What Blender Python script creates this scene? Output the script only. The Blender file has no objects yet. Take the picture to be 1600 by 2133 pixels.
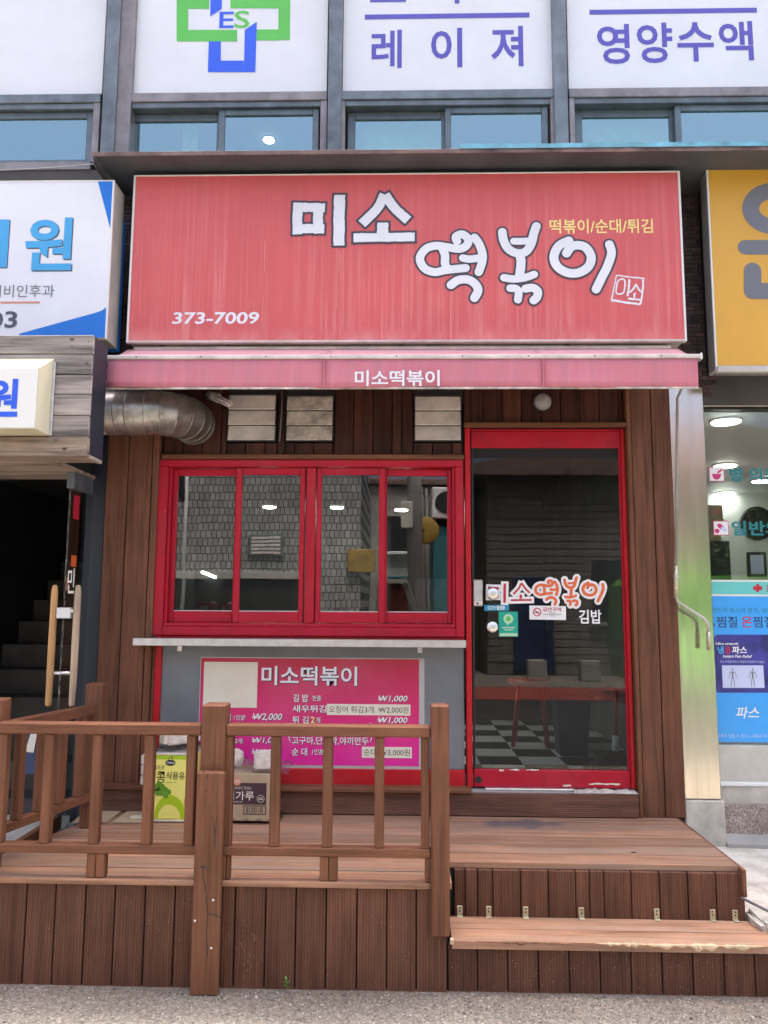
import bpy, bmesh, math, random
from mathutils import Vector, Matrix
random.seed(7)
S = bpy.context.scene
COL = S.collection
# ------------------------------------------------------------------ camera
CAM = Vector((0, -4.4, 1.55)); FPX = 1600.0
_p, _y, _r = (math.radians(a) for a in (6.9, 1.42, 0.33))
FWD = Vector((-math.sin(_y)*math.cos(_p), math.cos(_y)*math.cos(_p), math.sin(_p)))
_rt = Vector((math.cos(_y), math.sin(_y), 0)); _up = _rt.cross(FWD)
RT = _rt*math.cos(_r) + _up*math.sin(_r); UP = RT.cross(FWD)
cd = bpy.data.cameras.new('camera'); cam = bpy.data.objects.new('camera', cd); COL.objects.link(cam)
m = Matrix((RT, UP, -FWD)).transposed().to_4x4(); m.translation = CAM
cam.matrix_world = m
cd.sensor_fit = 'HORIZONTAL'; cd.sensor_width = 36; cd.lens = 36*FPX/1600
cd.clip_start = .05; cd.clip_end = 2000
S.camera = cam
# ------------------------------------------------------------------ light
SUN = Vector((.08, .285, .955)).normalized()
w = bpy.data.worlds.new('World'); S.world = w; w.use_nodes = True
nt = w.node_tree; sky = nt.nodes.new('ShaderNodeTexSky'); sky.sky_type = 'NISHITA'; sky.sun_disc = False
sky.sun_elevation = math.asin(SUN.z); sky.sun_rotation = math.atan2(SUN.x, SUN.y)
sky.air_density = .55; sky.dust_density = 9.0; sky.ozone_density = 1.0
nt.links.new(sky.outputs[0], nt.nodes['Background'].inputs[0]); nt.nodes['Background'].inputs[1].default_value = .15
sl = bpy.data.lights.new('sun', 'SUN'); sl.energy = 4.0; sl.angle = math.radians(12); sl.color = (1, .93, .83)
so = bpy.data.objects.new('sun', sl); COL.objects.link(so); so.rotation_euler = SUN.to_track_quat('Z', 'Y').to_euler(); so.location = (2, 6, 12)
vs = S.view_settings; vs.view_transform = 'Standard'; vs.look = 'None'; vs.gamma = 1; vs.exposure = 2.42
try: vs.use_curve_mapping = False
except Exception: pass

# ------------------------------------------------------------------ measuring: a point seen in the photo, on the plane y = Y or z = Z
def _ray(px, py): return RT*((px-800)/FPX) - UP*((py-1066.5)/FPX) + FWD
def at(px, py, Y):
    d = _ray(px, py); return CAM + d*((Y-CAM.y)/d.y)
def X(px, py, Y): return at(px, py, Y).x
def Z(px, py, Y): return at(px, py, Y).z
def rect(x0, y0, x1, y1, Y):
    ym, xm = (y0+y1)/2, (x0+x1)/2
    return X(x0, ym, Y), X(x1, ym, Y), Z(xm, y1, Y), Z(xm, y0, Y)      # x0,x1,z0,z1

# ------------------------------------------------------------------ materials
MATS = {}
class NT:
    def __init__(s, name):
        s.m = bpy.data.materials.new(name); s.m.use_nodes = True; s.t = s.m.node_tree
        s.b = s.t.nodes['Principled BSDF']; s.out = s.t.nodes['Material Output']; MATS[name] = s.m
    def n(s, typ, **kw):
        nd = s.t.nodes.new('ShaderNode'+typ)
        for k, v in kw.items():
            if k.startswith('_'): setattr(nd, k[1:], v)
            else: s.put(nd.inputs[k.replace('__', ' ')], v)
        return nd
    def put(s, sock, v):
        if isinstance(v, bpy.types.NodeSocket): s.t.links.new(v, sock)
        else:
            if sock.type == 'RGBA' and len(v) == 3: v = (*v, 1)
            sock.default_value = v
    def coord(s, scale=(1, 1, 1), rnd=True, kind='Object'):
        tc = s.n('TexCoord'); v = tc.outputs[kind]
        mp = s.n('Mapping'); mp.inputs['Scale'].default_value = scale
        if rnd:
            oi = s.n('ObjectInfo'); ad = s.n('VectorMath', _operation='MULTIPLY_ADD')
            cx = s.n('CombineXYZ', X=oi.outputs['Random'], Y=oi.outputs['Random'], Z=oi.outputs['Random'])
            s.put(ad.inputs[0], cx.outputs[0]); ad.inputs[1].default_value = (31.7, 17.3, 23.9); s.put(ad.inputs[2], v); v = ad.outputs[0]
        s.put(mp.inputs[0], v); return mp.outputs[0]
    def noise(s, v, scale, detail=4, rough=.55, dist=0):
        return s.n('TexNoise', Vector=v, Scale=scale, Detail=detail, Roughness=rough, Distortion=dist).outputs['Fac']
    def ramp(s, f, stops):
        r = s.n('ValToRGB', Fac=f); e = r.color_ramp.elements
        while len(e) > 1: e.remove(e[-1])
        e[0].position = stops[0][0]; e[0].color = (*stops[0][1], 1) if not isinstance(stops[0][1], (int, float)) else (stops[0][1],)*3+(1,)
        for p, c in stops[1:]:
            k = e.new(p); k.color = (*c, 1) if not isinstance(c, (int, float)) else (c, c, c, 1)
        return r.outputs['Color']
    def mix(s, f, a, b, mode='MIX'):
        q = s.n('MixRGB', _blend_type=mode); s.put(q.inputs[0], f); s.put(q.inputs[1], a); s.put(q.inputs[2], b); return q.outputs[0]
    def math(s, op, a, b=0.5):
        q = s.n('Math', _operation=op); s.put(q.inputs[0], a); s.put(q.inputs[1], b); return q.outputs[0]
    def bump(s, h, strength=.3, dist=.002):
        q = s.n('Bump', Height=h, Strength=strength, Distance=dist); s.put(s.b.inputs['Normal'], q.outputs[0])
    def set(s, **kw):
        for k, v in kw.items(): s.put(s.b.inputs[k.replace('__', ' ')], v)
    def rand(s, lo, hi):
        oi = s.n('ObjectInfo'); q = s.n('MapRange', Value=oi.outputs['Random']); q.inputs[3].default_value = lo; q.inputs[4].default_value = hi
        g = s.n('CombineColor', Red=q.outputs[0], Green=q.outputs[0], Blue=q.outputs[0]); return g.outputs[0]

def plain(name, col, rough=.55, metal=0, var=.12, vs=3, bump=.08, bs=120, spec=.5, rnd=0):
    t = NT(name); v = t.coord(); n = t.noise(v, vs, 6, .6)
    c = t.mix(1, col, t.ramp(n, [(.25, 1-var*1.6), (.75, 1+var)]), 'MULTIPLY')
    if rnd: c = t.mix(1, c, t.rand(1-rnd, 1+rnd), 'MULTIPLY')
    t.set(Base__Color=c, Roughness=rough, Metallic=metal)
    t.b.inputs['Specular IOR Level'].default_value = spec
    if bump: t.bump(t.noise(v, bs, 3), bump, .002)
    return t.m

def wood(name, col, axis, dark=.45, rnd=.18, rough=.6, rib=None, chips=.0, worn=None, wornamt=0, bumpk=.5, blot=None):
    t = NT(name); sc = [26, 26, 26]; sc['xyz'.index(axis)] = 1.6
    v = t.coord(tuple(sc)); g = t.noise(v, 1.0, 8, .62, .6)
    sc2 = [90, 90, 90]; sc2['xyz'.index(axis)] = 3
    v2 = t.coord(tuple(sc2)); fine = t.noise(v2, 1.0, 4, .7)
    big = t.noise(t.coord((1, 1, 1)), 2.6, 4)
    c = t.mix(1, col, t.ramp(g, [(.3, dark), (.52, 1.0), (.75, 1.18)]), 'MULTIPLY')
    c = t.mix(1, c, t.ramp(fine, [(.3, .72), (.6, 1.06)]), 'MULTIPLY')
    c = t.mix(1, c, t.ramp(big, [(.3, .8), (.7, 1.15)]), 'MULTIPLY')
    c = t.mix(1, c, t.rand(1-rnd, 1+rnd), 'MULTIPLY')
    if worn:
        wn = t.noise(t.coord(tuple(x*.25 for x in sc)), 1.2, 7, .65)
        wm = t.ramp(wn, [(.5-wornamt, 0), (.72-wornamt, .85)])
        c = t.mix(wm, c, worn)
    if chips:
        vo = t.n('TexVoronoi', Vector=t.coord((1, 1, 1)), Scale=75.0)
        m1 = t.ramp(vo.outputs['Distance'], [(.05, 1), (.12, 0)])
        m2 = t.ramp(t.noise(t.coord((1, 1, 1)), 9, 3), [(.62-chips, 0), (.70-chips, 1)])
        c = t.mix(t.math('MULTIPLY', m1, m2), c, (.62, .56, .5))
    h = t.math('ADD', g, t.math('MULTIPLY', fine, .8))
    if rib:
        wv = t.n('TexWave', Vector=t.coord((1, 1, 1), rnd=False), _bands_direction=rib[0], Scale=rib[1]); 
        h = t.math('ADD', h, t.math('MULTIPLY', wv.outputs['Fac'], 1.1))
        c = t.mix(1, c, t.ramp(wv.outputs['Fac'], [(0.02, .72), (.4, 1)]), 'MULTIPLY')
    if blot:                                            # an old spill soaked into the boards, with its own ragged outline
        ge = t.n('NewGeometry'); s_ = t.n('VectorMath', _operation='SUBTRACT'); t.put(s_.inputs[0], ge.outputs['Position']); s_.inputs[1].default_value = blot[0]
        k_ = t.n('VectorMath', _operation='MULTIPLY'); t.put(k_.inputs[0], s_.outputs[0]); k_.inputs[1].default_value = blot[1]; l_ = t.n('VectorMath', _operation='LENGTH'); t.put(l_.inputs[0], k_.outputs[0])
        rag = t.n('TexNoise', Vector=ge.outputs['Position'], Scale=9.0, Detail=6.0).outputs['Fac']
        mk = t.ramp(t.math('ADD', l_.outputs['Value'], t.math('MULTIPLY', rag, 1.1)), [(.75, .8), (1.45, 0)])
        c = t.mix(mk, c, (.11, .10, .105))
    t.set(Base__Color=c, Roughness=t.math('ADD', t.math('MULTIPLY', g, .25), rough-.12))
    t.b.inputs['Specular IOR Level'].default_value = .18
    t.bump(h, bumpk, .0018); return t.m

STAIN = (.182, .078, .043); STAIND = (.135, .060, .041)
for ax in 'xyz': wood('stain_'+ax, STAIN, ax, dark=.72, rnd=.10, bumpk=.35)
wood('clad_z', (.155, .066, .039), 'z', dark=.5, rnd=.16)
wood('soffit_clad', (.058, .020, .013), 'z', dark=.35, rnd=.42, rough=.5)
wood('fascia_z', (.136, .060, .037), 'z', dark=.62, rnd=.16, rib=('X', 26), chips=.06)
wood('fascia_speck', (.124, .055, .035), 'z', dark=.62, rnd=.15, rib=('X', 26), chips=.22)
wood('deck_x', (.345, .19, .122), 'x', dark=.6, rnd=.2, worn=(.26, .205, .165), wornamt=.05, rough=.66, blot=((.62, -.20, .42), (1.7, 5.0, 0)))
wood('tread_x', (.345, .188, .118), 'x', dark=.55, rnd=.14, worn=(.36, .27, .20), wornamt=.0, rough=.66, chips=.02)
wood('plank_x', (.17, .082, .055), 'x', dark=.55, rnd=.1, rib=('Z', 30), chips=.03)
wood('grey_x', (.36, .325, .30), 'x', dark=.38, rnd=.12, rough=.8, bumpk=.9)
wood('grey_y', (.30, .255, .22), 'y', dark=.4, rnd=.12, rough=.8)
wood('grey_brown_x', (.30, .235, .185), 'x', dark=.3, rnd=.1, rough=.8, bumpk=.9)
wood('bare_x', (.66, .50, .33), 'x', dark=.6, rnd=.05, rough=.8)
wood('handle_a', (.62, .36, .16), 'z', dark=.75, rnd=.0, rough=.4)
wood('handle_b', (.62, .47, .33), 'z', dark=.7, rnd=.0, rough=.5)

def redpaint(name, col, rough=.34):
    t = NT(name); v = t.coord((1, 1, 1)); n = t.noise(v, 4, 6, .65)
    c = t.mix(1, col, t.ramp(n, [(.3, .82), (.7, 1.08)]), 'MULTIPLY')
    vo = t.noise(t.coord((1, 1, 1)), 60, 5, .7)
    c = t.mix(t.ramp(vo, [(.70, 0), (.74, .8)]), c, (.55, .42, .40))
    fd = t.noise(t.coord((1, 1, 1)), 2.2, 7, .7); c = t.mix(t.ramp(fd, [(.52, 0), (.75, .35)]), c, (.50, .06, .08))
    gr = t.noise(t.coord((1, 1, .35)), 11, 6, .72); c = t.mix(t.ramp(gr, [(.56, 0), (.74, .55)]), c, (.16, .012, .018))
    t.set(Base__Color=c, Roughness=t.ramp(n, [(.3, rough-.1), (.7, rough+.15)])); t.bump(t.noise(v, 40, 4), .12, .002); t.b.inputs['Specular IOR Level'].default_value = .3; return t.m
redpaint('red_paint', (.43, .006, .026), .42); redpaint('red_frame', (.48, .009, .018), .42)

def streaky(name, col, fade, amt=.5, lo=.5, hi=.8, xs=38, rough=.45, low=True, zspan=1.0, dirt=None):
    t = NT(name); v = t.coord((xs, xs, .7), rnd=False); n = t.noise(v, 1, 6, .7)
    st = t.math('MULTIPLY', t.ramp(n, [(lo, 0), (hi, amt)]), t.ramp(t.noise(t.coord((1, 1, .8), rnd=False), 2.3, 5, .6), [(.34, .05), (.62, 1)]))
    big = t.noise(t.coord((1, 1, 1), rnd=False), 1.8, 4)
    c = t.mix(1, col, t.ramp(big, [(.3, .93), (.7, 1.05)]), 'MULTIPLY')
    if low:
        sx = t.n('SeparateXYZ', Vector=t.coord((1, 1, 1), rnd=False)); q = t.n('MapRange', Value=sx.outputs['Z'])
        q.inputs[1].default_value = zspan/2; q.inputs[2].default_value = -zspan/2; q.inputs[3].default_value = .15; q.inputs[4].default_value = 1
        st = t.math('MULTIPLY', st, q.outputs[0])
        edge = t.n('MapRange', Value=sx.outputs['Z']); edge.inputs[1].default_value = -zspan*.40; edge.inputs[2].default_value = -zspan*.5
        en = t.math('MULTIPLY', edge.outputs[0], t.ramp(t.noise(t.coord((9, 9, 3), rnd=False), 1, 5, .7), [(.35, 0), (.7, .6)]))
        st = t.math('MAXIMUM', st, en)
    c = t.mix(st, c, fade)
    if dirt:
        dn = t.noise(t.coord((xs*.6, xs*.6, 1.3), rnd=False), 1, 6, .7)
        c = t.mix(t.ramp(dn, [(.48, 0), (.72, .85)]), c, dirt)
    sp = t.noise(t.coord((1, 1, 1), rnd=False), 55, 3, .6)
    c = t.mix(t.ramp(sp, [(.74, 0), (.78, .6)]), c, fade)
    t.set(Base__Color=c, Roughness=rough); t.bump(t.noise(t.coord((1, 1, 1)), 14, 3), .06, .004); return t.m
streaky('sign_red', (.60, .098, .102), (.82, .42, .38), .85, .46, .82)
streaky('sign_white', (.72, .74, .80), (.66, .66, .7), .3, .5, .85, low=False)
streaky('sign_yellow', (.66, .36, .045), (.56, .29, .05), .35, .5, .8, low=False)
streaky('awning_top', (.68, .34, .36), (.74, .46, .46), .5, .45, .75, xs=9, rough=.75, low=False, dirt=(.58, .32, .34))
streaky('awning_front', (.58, .185, .24), (.66, .33, .37), .6, .48, .72, xs=14, rough=.75, low=False, dirt=(.44, .19, .23))
plain('panel_white', (.70, .72, .76), .35, var=.04, bump=.02, bs=8)
plain('white_vinyl', (.80, .80, .80), .5, var=.05, bump=.03)
plain('letter_white', (.74, .76, .82), .5, var=.05, bump=.03)
plain('letter_grey', (.055, .055, .075), .5, var=.08, bump=.03)
plain('dull_yellow', (.34, .21, .03), .6, var=.25, vs=6)
plain('rain_streak', (.68, .26, .23), .6, var=.1)
plain('yellow_vinyl', (.86, .76, .26), .5, var=.05, bump=.02)
plain('violet_vinyl', (.085, .075, .43), .45, var=.05, bump=.02)
plain('blue_vinyl', (.02, .105, .74), .45, var=.05, bump=.02)
plain('green_vinyl', (.10, .50, .075), .45, var=.05, bump=.02)
plain('sky_vinyl', (.055, .36, .70), .45, var=.05, bump=.02)
plain('navy_vinyl', (.02, .03, .11), .45, var=.05, bump=.02)
plain('deep_blue_vinyl', (.0, .16, .62), .45, var=.08, bump=.02)
plain('slate_vinyl', (.075, .085, .115), .5, var=.06, bump=.02)
plain('grey_vinyl', (.16, .17, .2), .5, var=.06, bump=.02)
plain('orange_vinyl', (.72, .13, .035), .45, var=.05, bump=.02)
plain('coral_vinyl', (.62, .26, .17), .45, var=.05, bump=.02)
plain('crimson_vinyl', (.50, .012, .04), .45, var=.05, bump=.02)
plain('teal_vinyl', (.01, .19, .21), .45, var=.05, bump=.02)
plain('pink_vinyl', (.55, .03, .17), .45, var=.05, bump=.02)
plain('black_vinyl', (.012, .012, .014), .45, var=.1, bump=.02)
plain('emerald_vinyl', (.0, .34, .24), .45, var=.05, bump=.02)
plain('pale_green_vinyl', (.42, .66, .45), .45, var=.05, bump=.02)
plain('cyan_vinyl', (.01, .27, .46), .45, var=.05, bump=.02)
plain('mint_vinyl', (.13, .55, .52), .45, var=.05, bump=.02)
plain('poster_blue', (.05, .36, .86), .35, var=.06, bump=.02)
plain('poster_indigo', (.06, .05, .36), .35, var=.5, vs=5, bump=.02)
plain('lavender', (.55, .60, .84), .4, var=.05, bump=.02)
def bannermat():
    t = NT('banner_pink'); sx = t.n('SeparateXYZ', Vector=t.coord((1, 1, 1), rnd=False)); q = t.n('MapRange', Value=sx.outputs['Z'])
    q.inputs[1].default_value = -.28; q.inputs[2].default_value = .28
    c = t.ramp(q.outputs[0], [(0, (.70, .012, .30)), (.45, (.62, .014, .16)), (1, (.46, .015, .05))])   # the print itself runs from magenta to red
    c = t.mix(t.ramp(t.noise(t.coord((1, 1, 1)), 3, 5), [(.5, 0), (.8, .25)]), c, (.6, .25, .32))
    t.set(Base__Color=c, Roughness=.42); t.bump(t.noise(t.coord((1, 1, 1)), 7, 3, .5, .8), .5, .012)
bannermat()
plain('banner_film', (.45, .44, .42), .3, var=.15, bump=.1)
plain('sticker_cream', (.72, .68, .56), .5, var=.06)
plain('grey_panel', (.17, .185, .205), .5, var=.22, vs=2.2, bump=.05)
plain('frame_grey', (.155, .185, .205), .42, metal=.35, var=.3, vs=7, bump=.05, rnd=.08)
plain('frame_tan', (.24, .22, .225), .45, metal=.25, var=.3, vs=7, bump=.05, rnd=.08)
plain('sash_grey', (.13, .165, .185), .4, metal=.3, var=.2, vs=7, bump=.05)
plain('rust_sheet', (.20, .13, .115), .6, metal=.25, var=.4, vs=6, bump=.1)
plain('sheet_under', (.085, .092, .105), .65, var=.25, vs=4)
plain('blue_sheet', (.16, .42, .55), .5, var=.35, vs=6)
plain('fascia_brown', (.085, .058, .052), .7, var=.3)
plain('cream_metal', (.50, .48, .43), .45, var=.18, vs=4)
plain('light_box', (.76, .77, .74), .35, var=.03, bump=.01)
plain('light_box_side', (.62, .58, .42), .4, var=.05, bump=.01)
plain('aluminium', (.60, .60, .60), .32, metal=.75, var=.12, vs=20, bump=.03)
plain('chrome', (.78, .78, .78), .34, metal=1, var=.05, bump=.0)
plain('zinc', (.60, .56, .40), .38, metal=.7, var=.3, vs=40)
plain('louvre', (.62, .57, .54), .5, var=.22, vs=9)
plain('louvre_stained', (.55, .50, .45), .55, var=.45, vs=14)
plain('black_plastic', (.016, .016, .018), .45, var=.1)
plain('dark_void', (.010, .010, .012), .8, var=.1)  # near-black colour, in place of shade where depth is not built
plain('navy_paint', (.020, .025, .043), .5, var=.25, vs=3)
plain('lamp_grey', (.28, .27, .26), .35, var=.1)
plain('lamp_tube', (.66, .58, .58), .3, var=.05)
plain('mortar', (.085, .078, .078), .9, var=.2)
plain('brick_a', (.062, .036, .034), .75, var=.35, vs=30, bump=.3, rnd=.55)
plain('stone', (.50, .47, .41), .75, var=.22, vs=9, bump=.2, bs=60)
plain('block', (.70, .63, .54), .9, var=.2, vs=30, bump=.5, bs=160)
plain('cardboard', (.46, .345, .225), .85, var=.12, vs=9, bump=.1)
plain('carton_print', (.065, .028, .040), .6, var=.15)
plain('tin_yellow', (.84, .82, .20), .35, var=.05)
plain('tin_green', (.40, .60, .012), .35, var=.06)
plain('pea_green', (.13, .34, .02), .4, var=.3, vs=60)
plain('barcode_grey', (.22, .19, .16), .6)
plain('floor_tile_white', (.74, .74, .72), .3, var=.08)
plain('floor_tile_black', (.02, .02, .02), .3, var=.2)
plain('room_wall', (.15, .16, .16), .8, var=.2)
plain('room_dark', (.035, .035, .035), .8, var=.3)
plain('clean_white', (.72, .73, .72), .5, var=.05)
plain('stool_red', (.42, .03, .025), .4, var=.1)
plain('boot_blue', (.02, .035, .10), .5, var=.2)
plain('rope_grey', (.30, .28, .26), .6, var=.2)
plain('cable', (.12, .12, .12), .6, var=.2)
plain('cable_pale', (.40, .40, .40), .6, var=.2)
plain('leaf_green', (.09, .26, .03), .5, var=.3, vs=50)
plain('green_car', (.11, .34, .05), .22, var=.04, bump=0)
plain('tyre', (.02, .02, .02), .8)
plain('teal_tarp', (.02, .13, .15), .7, var=.2)
plain('concrete', (.34, .33, .31), .85, var=.25, vs=2)
plain('far_brick', (.19, .17, .155), .85, var=.2, vs=4)
plain('far_red', (.27, .05, .035), .8, var=.2)
plain('far_leaf', (.045, .08, .025), .6, var=.4, vs=14, rnd=.3)
plain('bark', (.09, .06, .04), .9, var=.3, vs=12)
plain('step_stone', (.075, .07, .065), .8, var=.25, vs=6)
plain('light_green', (.42, .50, .28), .6, var=.2)
def emit(name, col, s):
    t = NT(name); t.set(Base__Color=(.8, .8, .8), Emission__Color=col, Emission__Strength=s); return t.m
emit('lamp_on', (1, .97, .9), 9); emit('lamp_shop', (1, .96, .88), 62); emit('lamp_on_dim', (1, .96, .88), 4)

def asphalt():
    t = NT('asphalt'); v = t.coord((1, 1, 1), rnd=False)
    vo = t.n('TexVoronoi', Vector=v, Scale=130.0); cells = vo.outputs['Color']
    bw = t.n('RGBToBW', Color=cells).outputs[0]
    c = t.ramp(bw, [(.15, (.145, .128, .108)), (.5, (.205, .184, .158)), (.75, (.245, .222, .192)), (.93, (.36, .33, .29))])
    big = t.noise(v, 1.6, 6, .65); c = t.mix(1, c, t.ramp(big, [(.3, .74), (.7, 1.14)]), 'MULTIPLY')
    md = t.noise(v, 14, 5, .65); c = t.mix(t.ramp(md, [(.55, 0), (.78, .5)]), c, (.21, .155, .12))
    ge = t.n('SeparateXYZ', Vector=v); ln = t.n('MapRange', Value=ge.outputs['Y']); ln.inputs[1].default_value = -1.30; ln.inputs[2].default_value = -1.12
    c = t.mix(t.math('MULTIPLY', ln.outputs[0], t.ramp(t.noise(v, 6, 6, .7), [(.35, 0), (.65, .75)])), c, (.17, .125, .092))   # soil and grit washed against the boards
    crk = t.n('TexVoronoi', Vector=t.mix(.12, v, t.n('TexNoise', Vector=v, Scale=3.0, Detail=5.0).outputs['Color']), Scale=1.1, _feature='DISTANCE_TO_EDGE'); c = t.mix(t.ramp(crk.outputs['Distance'], [(.002, .35), (.006, 0)]), c, (.06, .052, .045))
    dk = t.noise(v, 40, 4, .6); c = t.mix(1, c, t.ramp(dk, [(.3, .7), (.6, 1.1)]), 'MULTIPLY')
    t.set(Base__Color=c, Roughness=.9); t.b.inputs['Specular IOR Level'].default_value = .25
    h = t.math('ADD', t.math('MULTIPLY', vo.outputs['Distance'], -1.0), dk); t.bump(h, .8, .006)
asphalt()
def roadmat():
    t = NT('dark_asphalt'); v = t.coord((1, 1, 1), rnd=False); c = t.ramp(t.noise(v, 60, 5, .7), [(.3, (.024, .024, .025)), (.7, (.05, .05, .048))])
    c = t.mix(1, c, t.ramp(t.noise(v, .7, 5), [(.3, .75), (.7, 1.25)]), 'MULTIPLY'); t.set(Base__Color=c, Roughness=.9); t.bump(t.noise(v, 90, 4), .5, .004)
roadmat()
def pavemat():
    t = NT('pale_concrete'); v = t.coord((1, 1, 1), rnd=False); n = t.noise(v, 7, 7, .7)
    c = t.ramp(n, [(.28, (.34, .29, .24)), (.5, (.60, .56, .49)), (.7, (.70, .67, .60))])
    c = t.mix(t.ramp(t.noise(v, 90, 2), [(.64, 0), (.70, .6)]), c, (.25, .17, .13))
    t.set(Base__Color=c, Roughness=.9); t.bump(t.noise(v, 50, 5), .4, .004)
pavemat()
def granite():
    t = NT('granite'); v = t.coord((1, 1, 1)); vo = t.n('TexVoronoi', Vector=v, Scale=160.0)
    c = t.ramp(t.n('RGBToBW', Color=vo.outputs['Color']).outputs[0], [(.2, (.17, .13, .11)), (.6, (.30, .24, .205)), (.9, (.46, .40, .36))])
    c = t.mix(1, c, t.ramp(t.noise(v, 5, 5), [(.3, .8), (.7, 1.15)]), 'MULTIPLY'); t.set(Base__Color=c, Roughness=.55)
granite()
def steel():
    t = NT('stainless'); n = t.noise(t.coord((30, 30, .6), rnd=False), 1, 5, .7); w_ = t.noise(t.coord((3, 3, 1.2), rnd=False), 1, 3)
    t.set(Base__Color=t.mix(t.ramp(n, [(.5, 0), (.8, .35)]), (.60, .56, .49), (.42, .38, .32)), Metallic=1.0, Roughness=t.ramp(n, [(.3, .13), (.8, .26)]))
    t.bump(w_, .12, .03)
steel()
def duct():
    t = NT('duct_metal'); v = t.coord((1, 1, 1)); n = t.noise(v, 9, 6, .7)
    c = t.ramp(n, [(.3, (.20, .185, .165)), (.55, (.42, .41, .39)), (.8, (.56, .56, .55))])
    t.set(Base__Color=c, Metallic=.85, Roughness=t.ramp(n, [(.3, .5), (.7, .28)])); t.bump(t.noise(t.coord((1, 1, 14)), 4, 4), .25, .003)
duct()
plain('duct_tape', (.42, .38, .33), .6, var=.35, vs=22, bump=.5, bs=40)
def glass(name, tint, ior, rough=0.0, wav=0, gcol=(1, 1, 1)):
    t = NT(name); t.t.nodes.remove(t.b)
    tr = t.n('BsdfTransparent', Color=tint); gl = t.n('BsdfGlossy', Color=gcol, Roughness=rough); fr = t.n('Fresnel', IOR=ior)
    if wav:
        bp = t.n('Bump', Height=t.noise(t.coord((1, 1, .6)), 2.2, 2), Strength=wav, Distance=.02); t.put(gl.inputs['Normal'], bp.outputs[0]); t.put(fr.inputs['Normal'], bp.outputs[0])
    gm = t.n('NewGeometry'); mx = t.n('MixShader'); t.put(mx.inputs[0], t.math('MULTIPLY', fr.outputs[0], t.math('SUBTRACT', 1.0, gm.outputs['Backfacing']))); t.put(mx.inputs[1], tr.outputs[0]); t.put(mx.inputs[2], gl.outputs[0])
    t.put(t.out.inputs[0], mx.outputs[0]); return t.m
glass('pane_glass', (.44, .48, .47), 1.78, .006, .025); glass('door_glass', (.62, .66, .66), 1.46, 0, .02)
glass('upper_glass', (.72, .86, .84), 4.2, .04, .14, (.66, .95, .97)); glass('clear_glass', (.82, .86, .84), 1.7, 0, .02)
glass('clear_film', (.74, .74, .76), 2.6, .22, 0); glass('lamp_glass', (.8, .8, .8), 1.6, .05)
def tilewall():
    t = NT('grey_tile_wall'); v = t.coord((1, 1, 1), rnd=False)
    sx = t.n('SeparateXYZ', Vector=v); cx = t.n('CombineXYZ', X=sx.outputs['X'], Y=sx.outputs['Z'])
    br = t.n('TexBrick', Vector=cx.outputs[0], Color1=(.42, .42, .40), Color2=(.27, .275, .27), Mortar=(.035, .035, .035), Scale=1.0, Mortar__Size=.009, Bias=.1, Brick__Width=.105, Row__Height=.155)
    br.offset = .37; c = t.mix(1, br.outputs['Color'], t.ramp(t.noise(v, .9, 4), [(.3, .7), (.7, 1.1)]), 'MULTIPLY')
    t.set(Base__Color=c, Roughness=.5)
tilewall()

# ------------------------------------------------------------------ builders
def wl(o):
    v = Vector((0, 0, 0))
    while o: v += o.location; o = o.parent
    return v
def tag(o, label=None, cat=None, group=None, kind=None):
    if label: o['label'] = label
    if cat: o['category'] = cat
    if group: o['group'] = group
    if kind: o['kind'] = kind
    return o
def thing(name, label, cat, loc, group=None):
    o = bpy.data.objects.new(name, None); o.empty_display_size = .1; COL.objects.link(o); o.location = loc
    return tag(o, label, cat, group)
def struct(o): o['kind'] = 'structure'; return o
def place(name, me, parent, world, rot=None):
    o = bpy.data.objects.new(name, me); COL.objects.link(o)
    if parent: o.parent = parent; o.location = Vector(world) - wl(parent)
    else: o.location = world
    if rot: o.rotation_euler = rot
    return o
_cache = {}
def boxmesh(sx, sy, sz, bev, mat):
    k = (round(sx, 4), round(sy, 4), round(sz, 4), bev, mat)
    if k in _cache: return _cache[k]
    h = (sx/2, sy/2, sz/2); b = min(bev, .45*min(sx, sy, sz)); V = []; F = []
    if b <= 0:
        V = [(a*h[0], c*h[1], d*h[2]) for a in (-1, 1) for c in (-1, 1) for d in (-1, 1)]
        F = [(0, 1, 3, 2), (4, 6, 7, 5), (0, 4, 5, 1), (2, 3, 7, 6), (0, 2, 6, 4), (1, 5, 7, 3)]
    else:
        idx = {}
        for a in (-1, 1):
            for c in (-1, 1):
                for d in (-1, 1):
                    s = (a, c, d)
                    for ax in range(3):
                        idx[(s, ax)] = len(V); V.append(tuple(s[i]*(h[i] if i == ax else h[i]-b) for i in range(3)))
        for ax in range(3):
            u, v_ = [i for i in range(3) if i != ax]
            for sg in (-1, 1):
                f = []
                for p, q in ((-1, -1), (1, -1), (1, 1), (-1, 1)):
                    s = [0]*3; s[ax] = sg; s[u] = p; s[v_] = q; f.append(idx[(tuple(s), ax)])
                F.append(f)
            for p in (-1, 1):
                for q in (-1, 1):
                    s0 = [0]*3; s1 = [0]*3; s0[ax] = -1; s1[ax] = 1
                    for s in (s0, s1): s[u] = p; s[v_] = q
                    s0, s1 = tuple(s0), tuple(s1); F.append((idx[(s0, u)], idx[(s1, u)], idx[(s1, v_)], idx[(s0, v_)]))
        for a in (-1, 1):
            for c in (-1, 1):
                for d in (-1, 1): F.append(tuple(idx[((a, c, d), ax)] for ax in range(3)))
    me = bpy.data.meshes.new('box'); me.from_pydata(V, [], F); fix(me); me.materials.append(MATS[mat]); _cache[k] = me; return me
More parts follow.
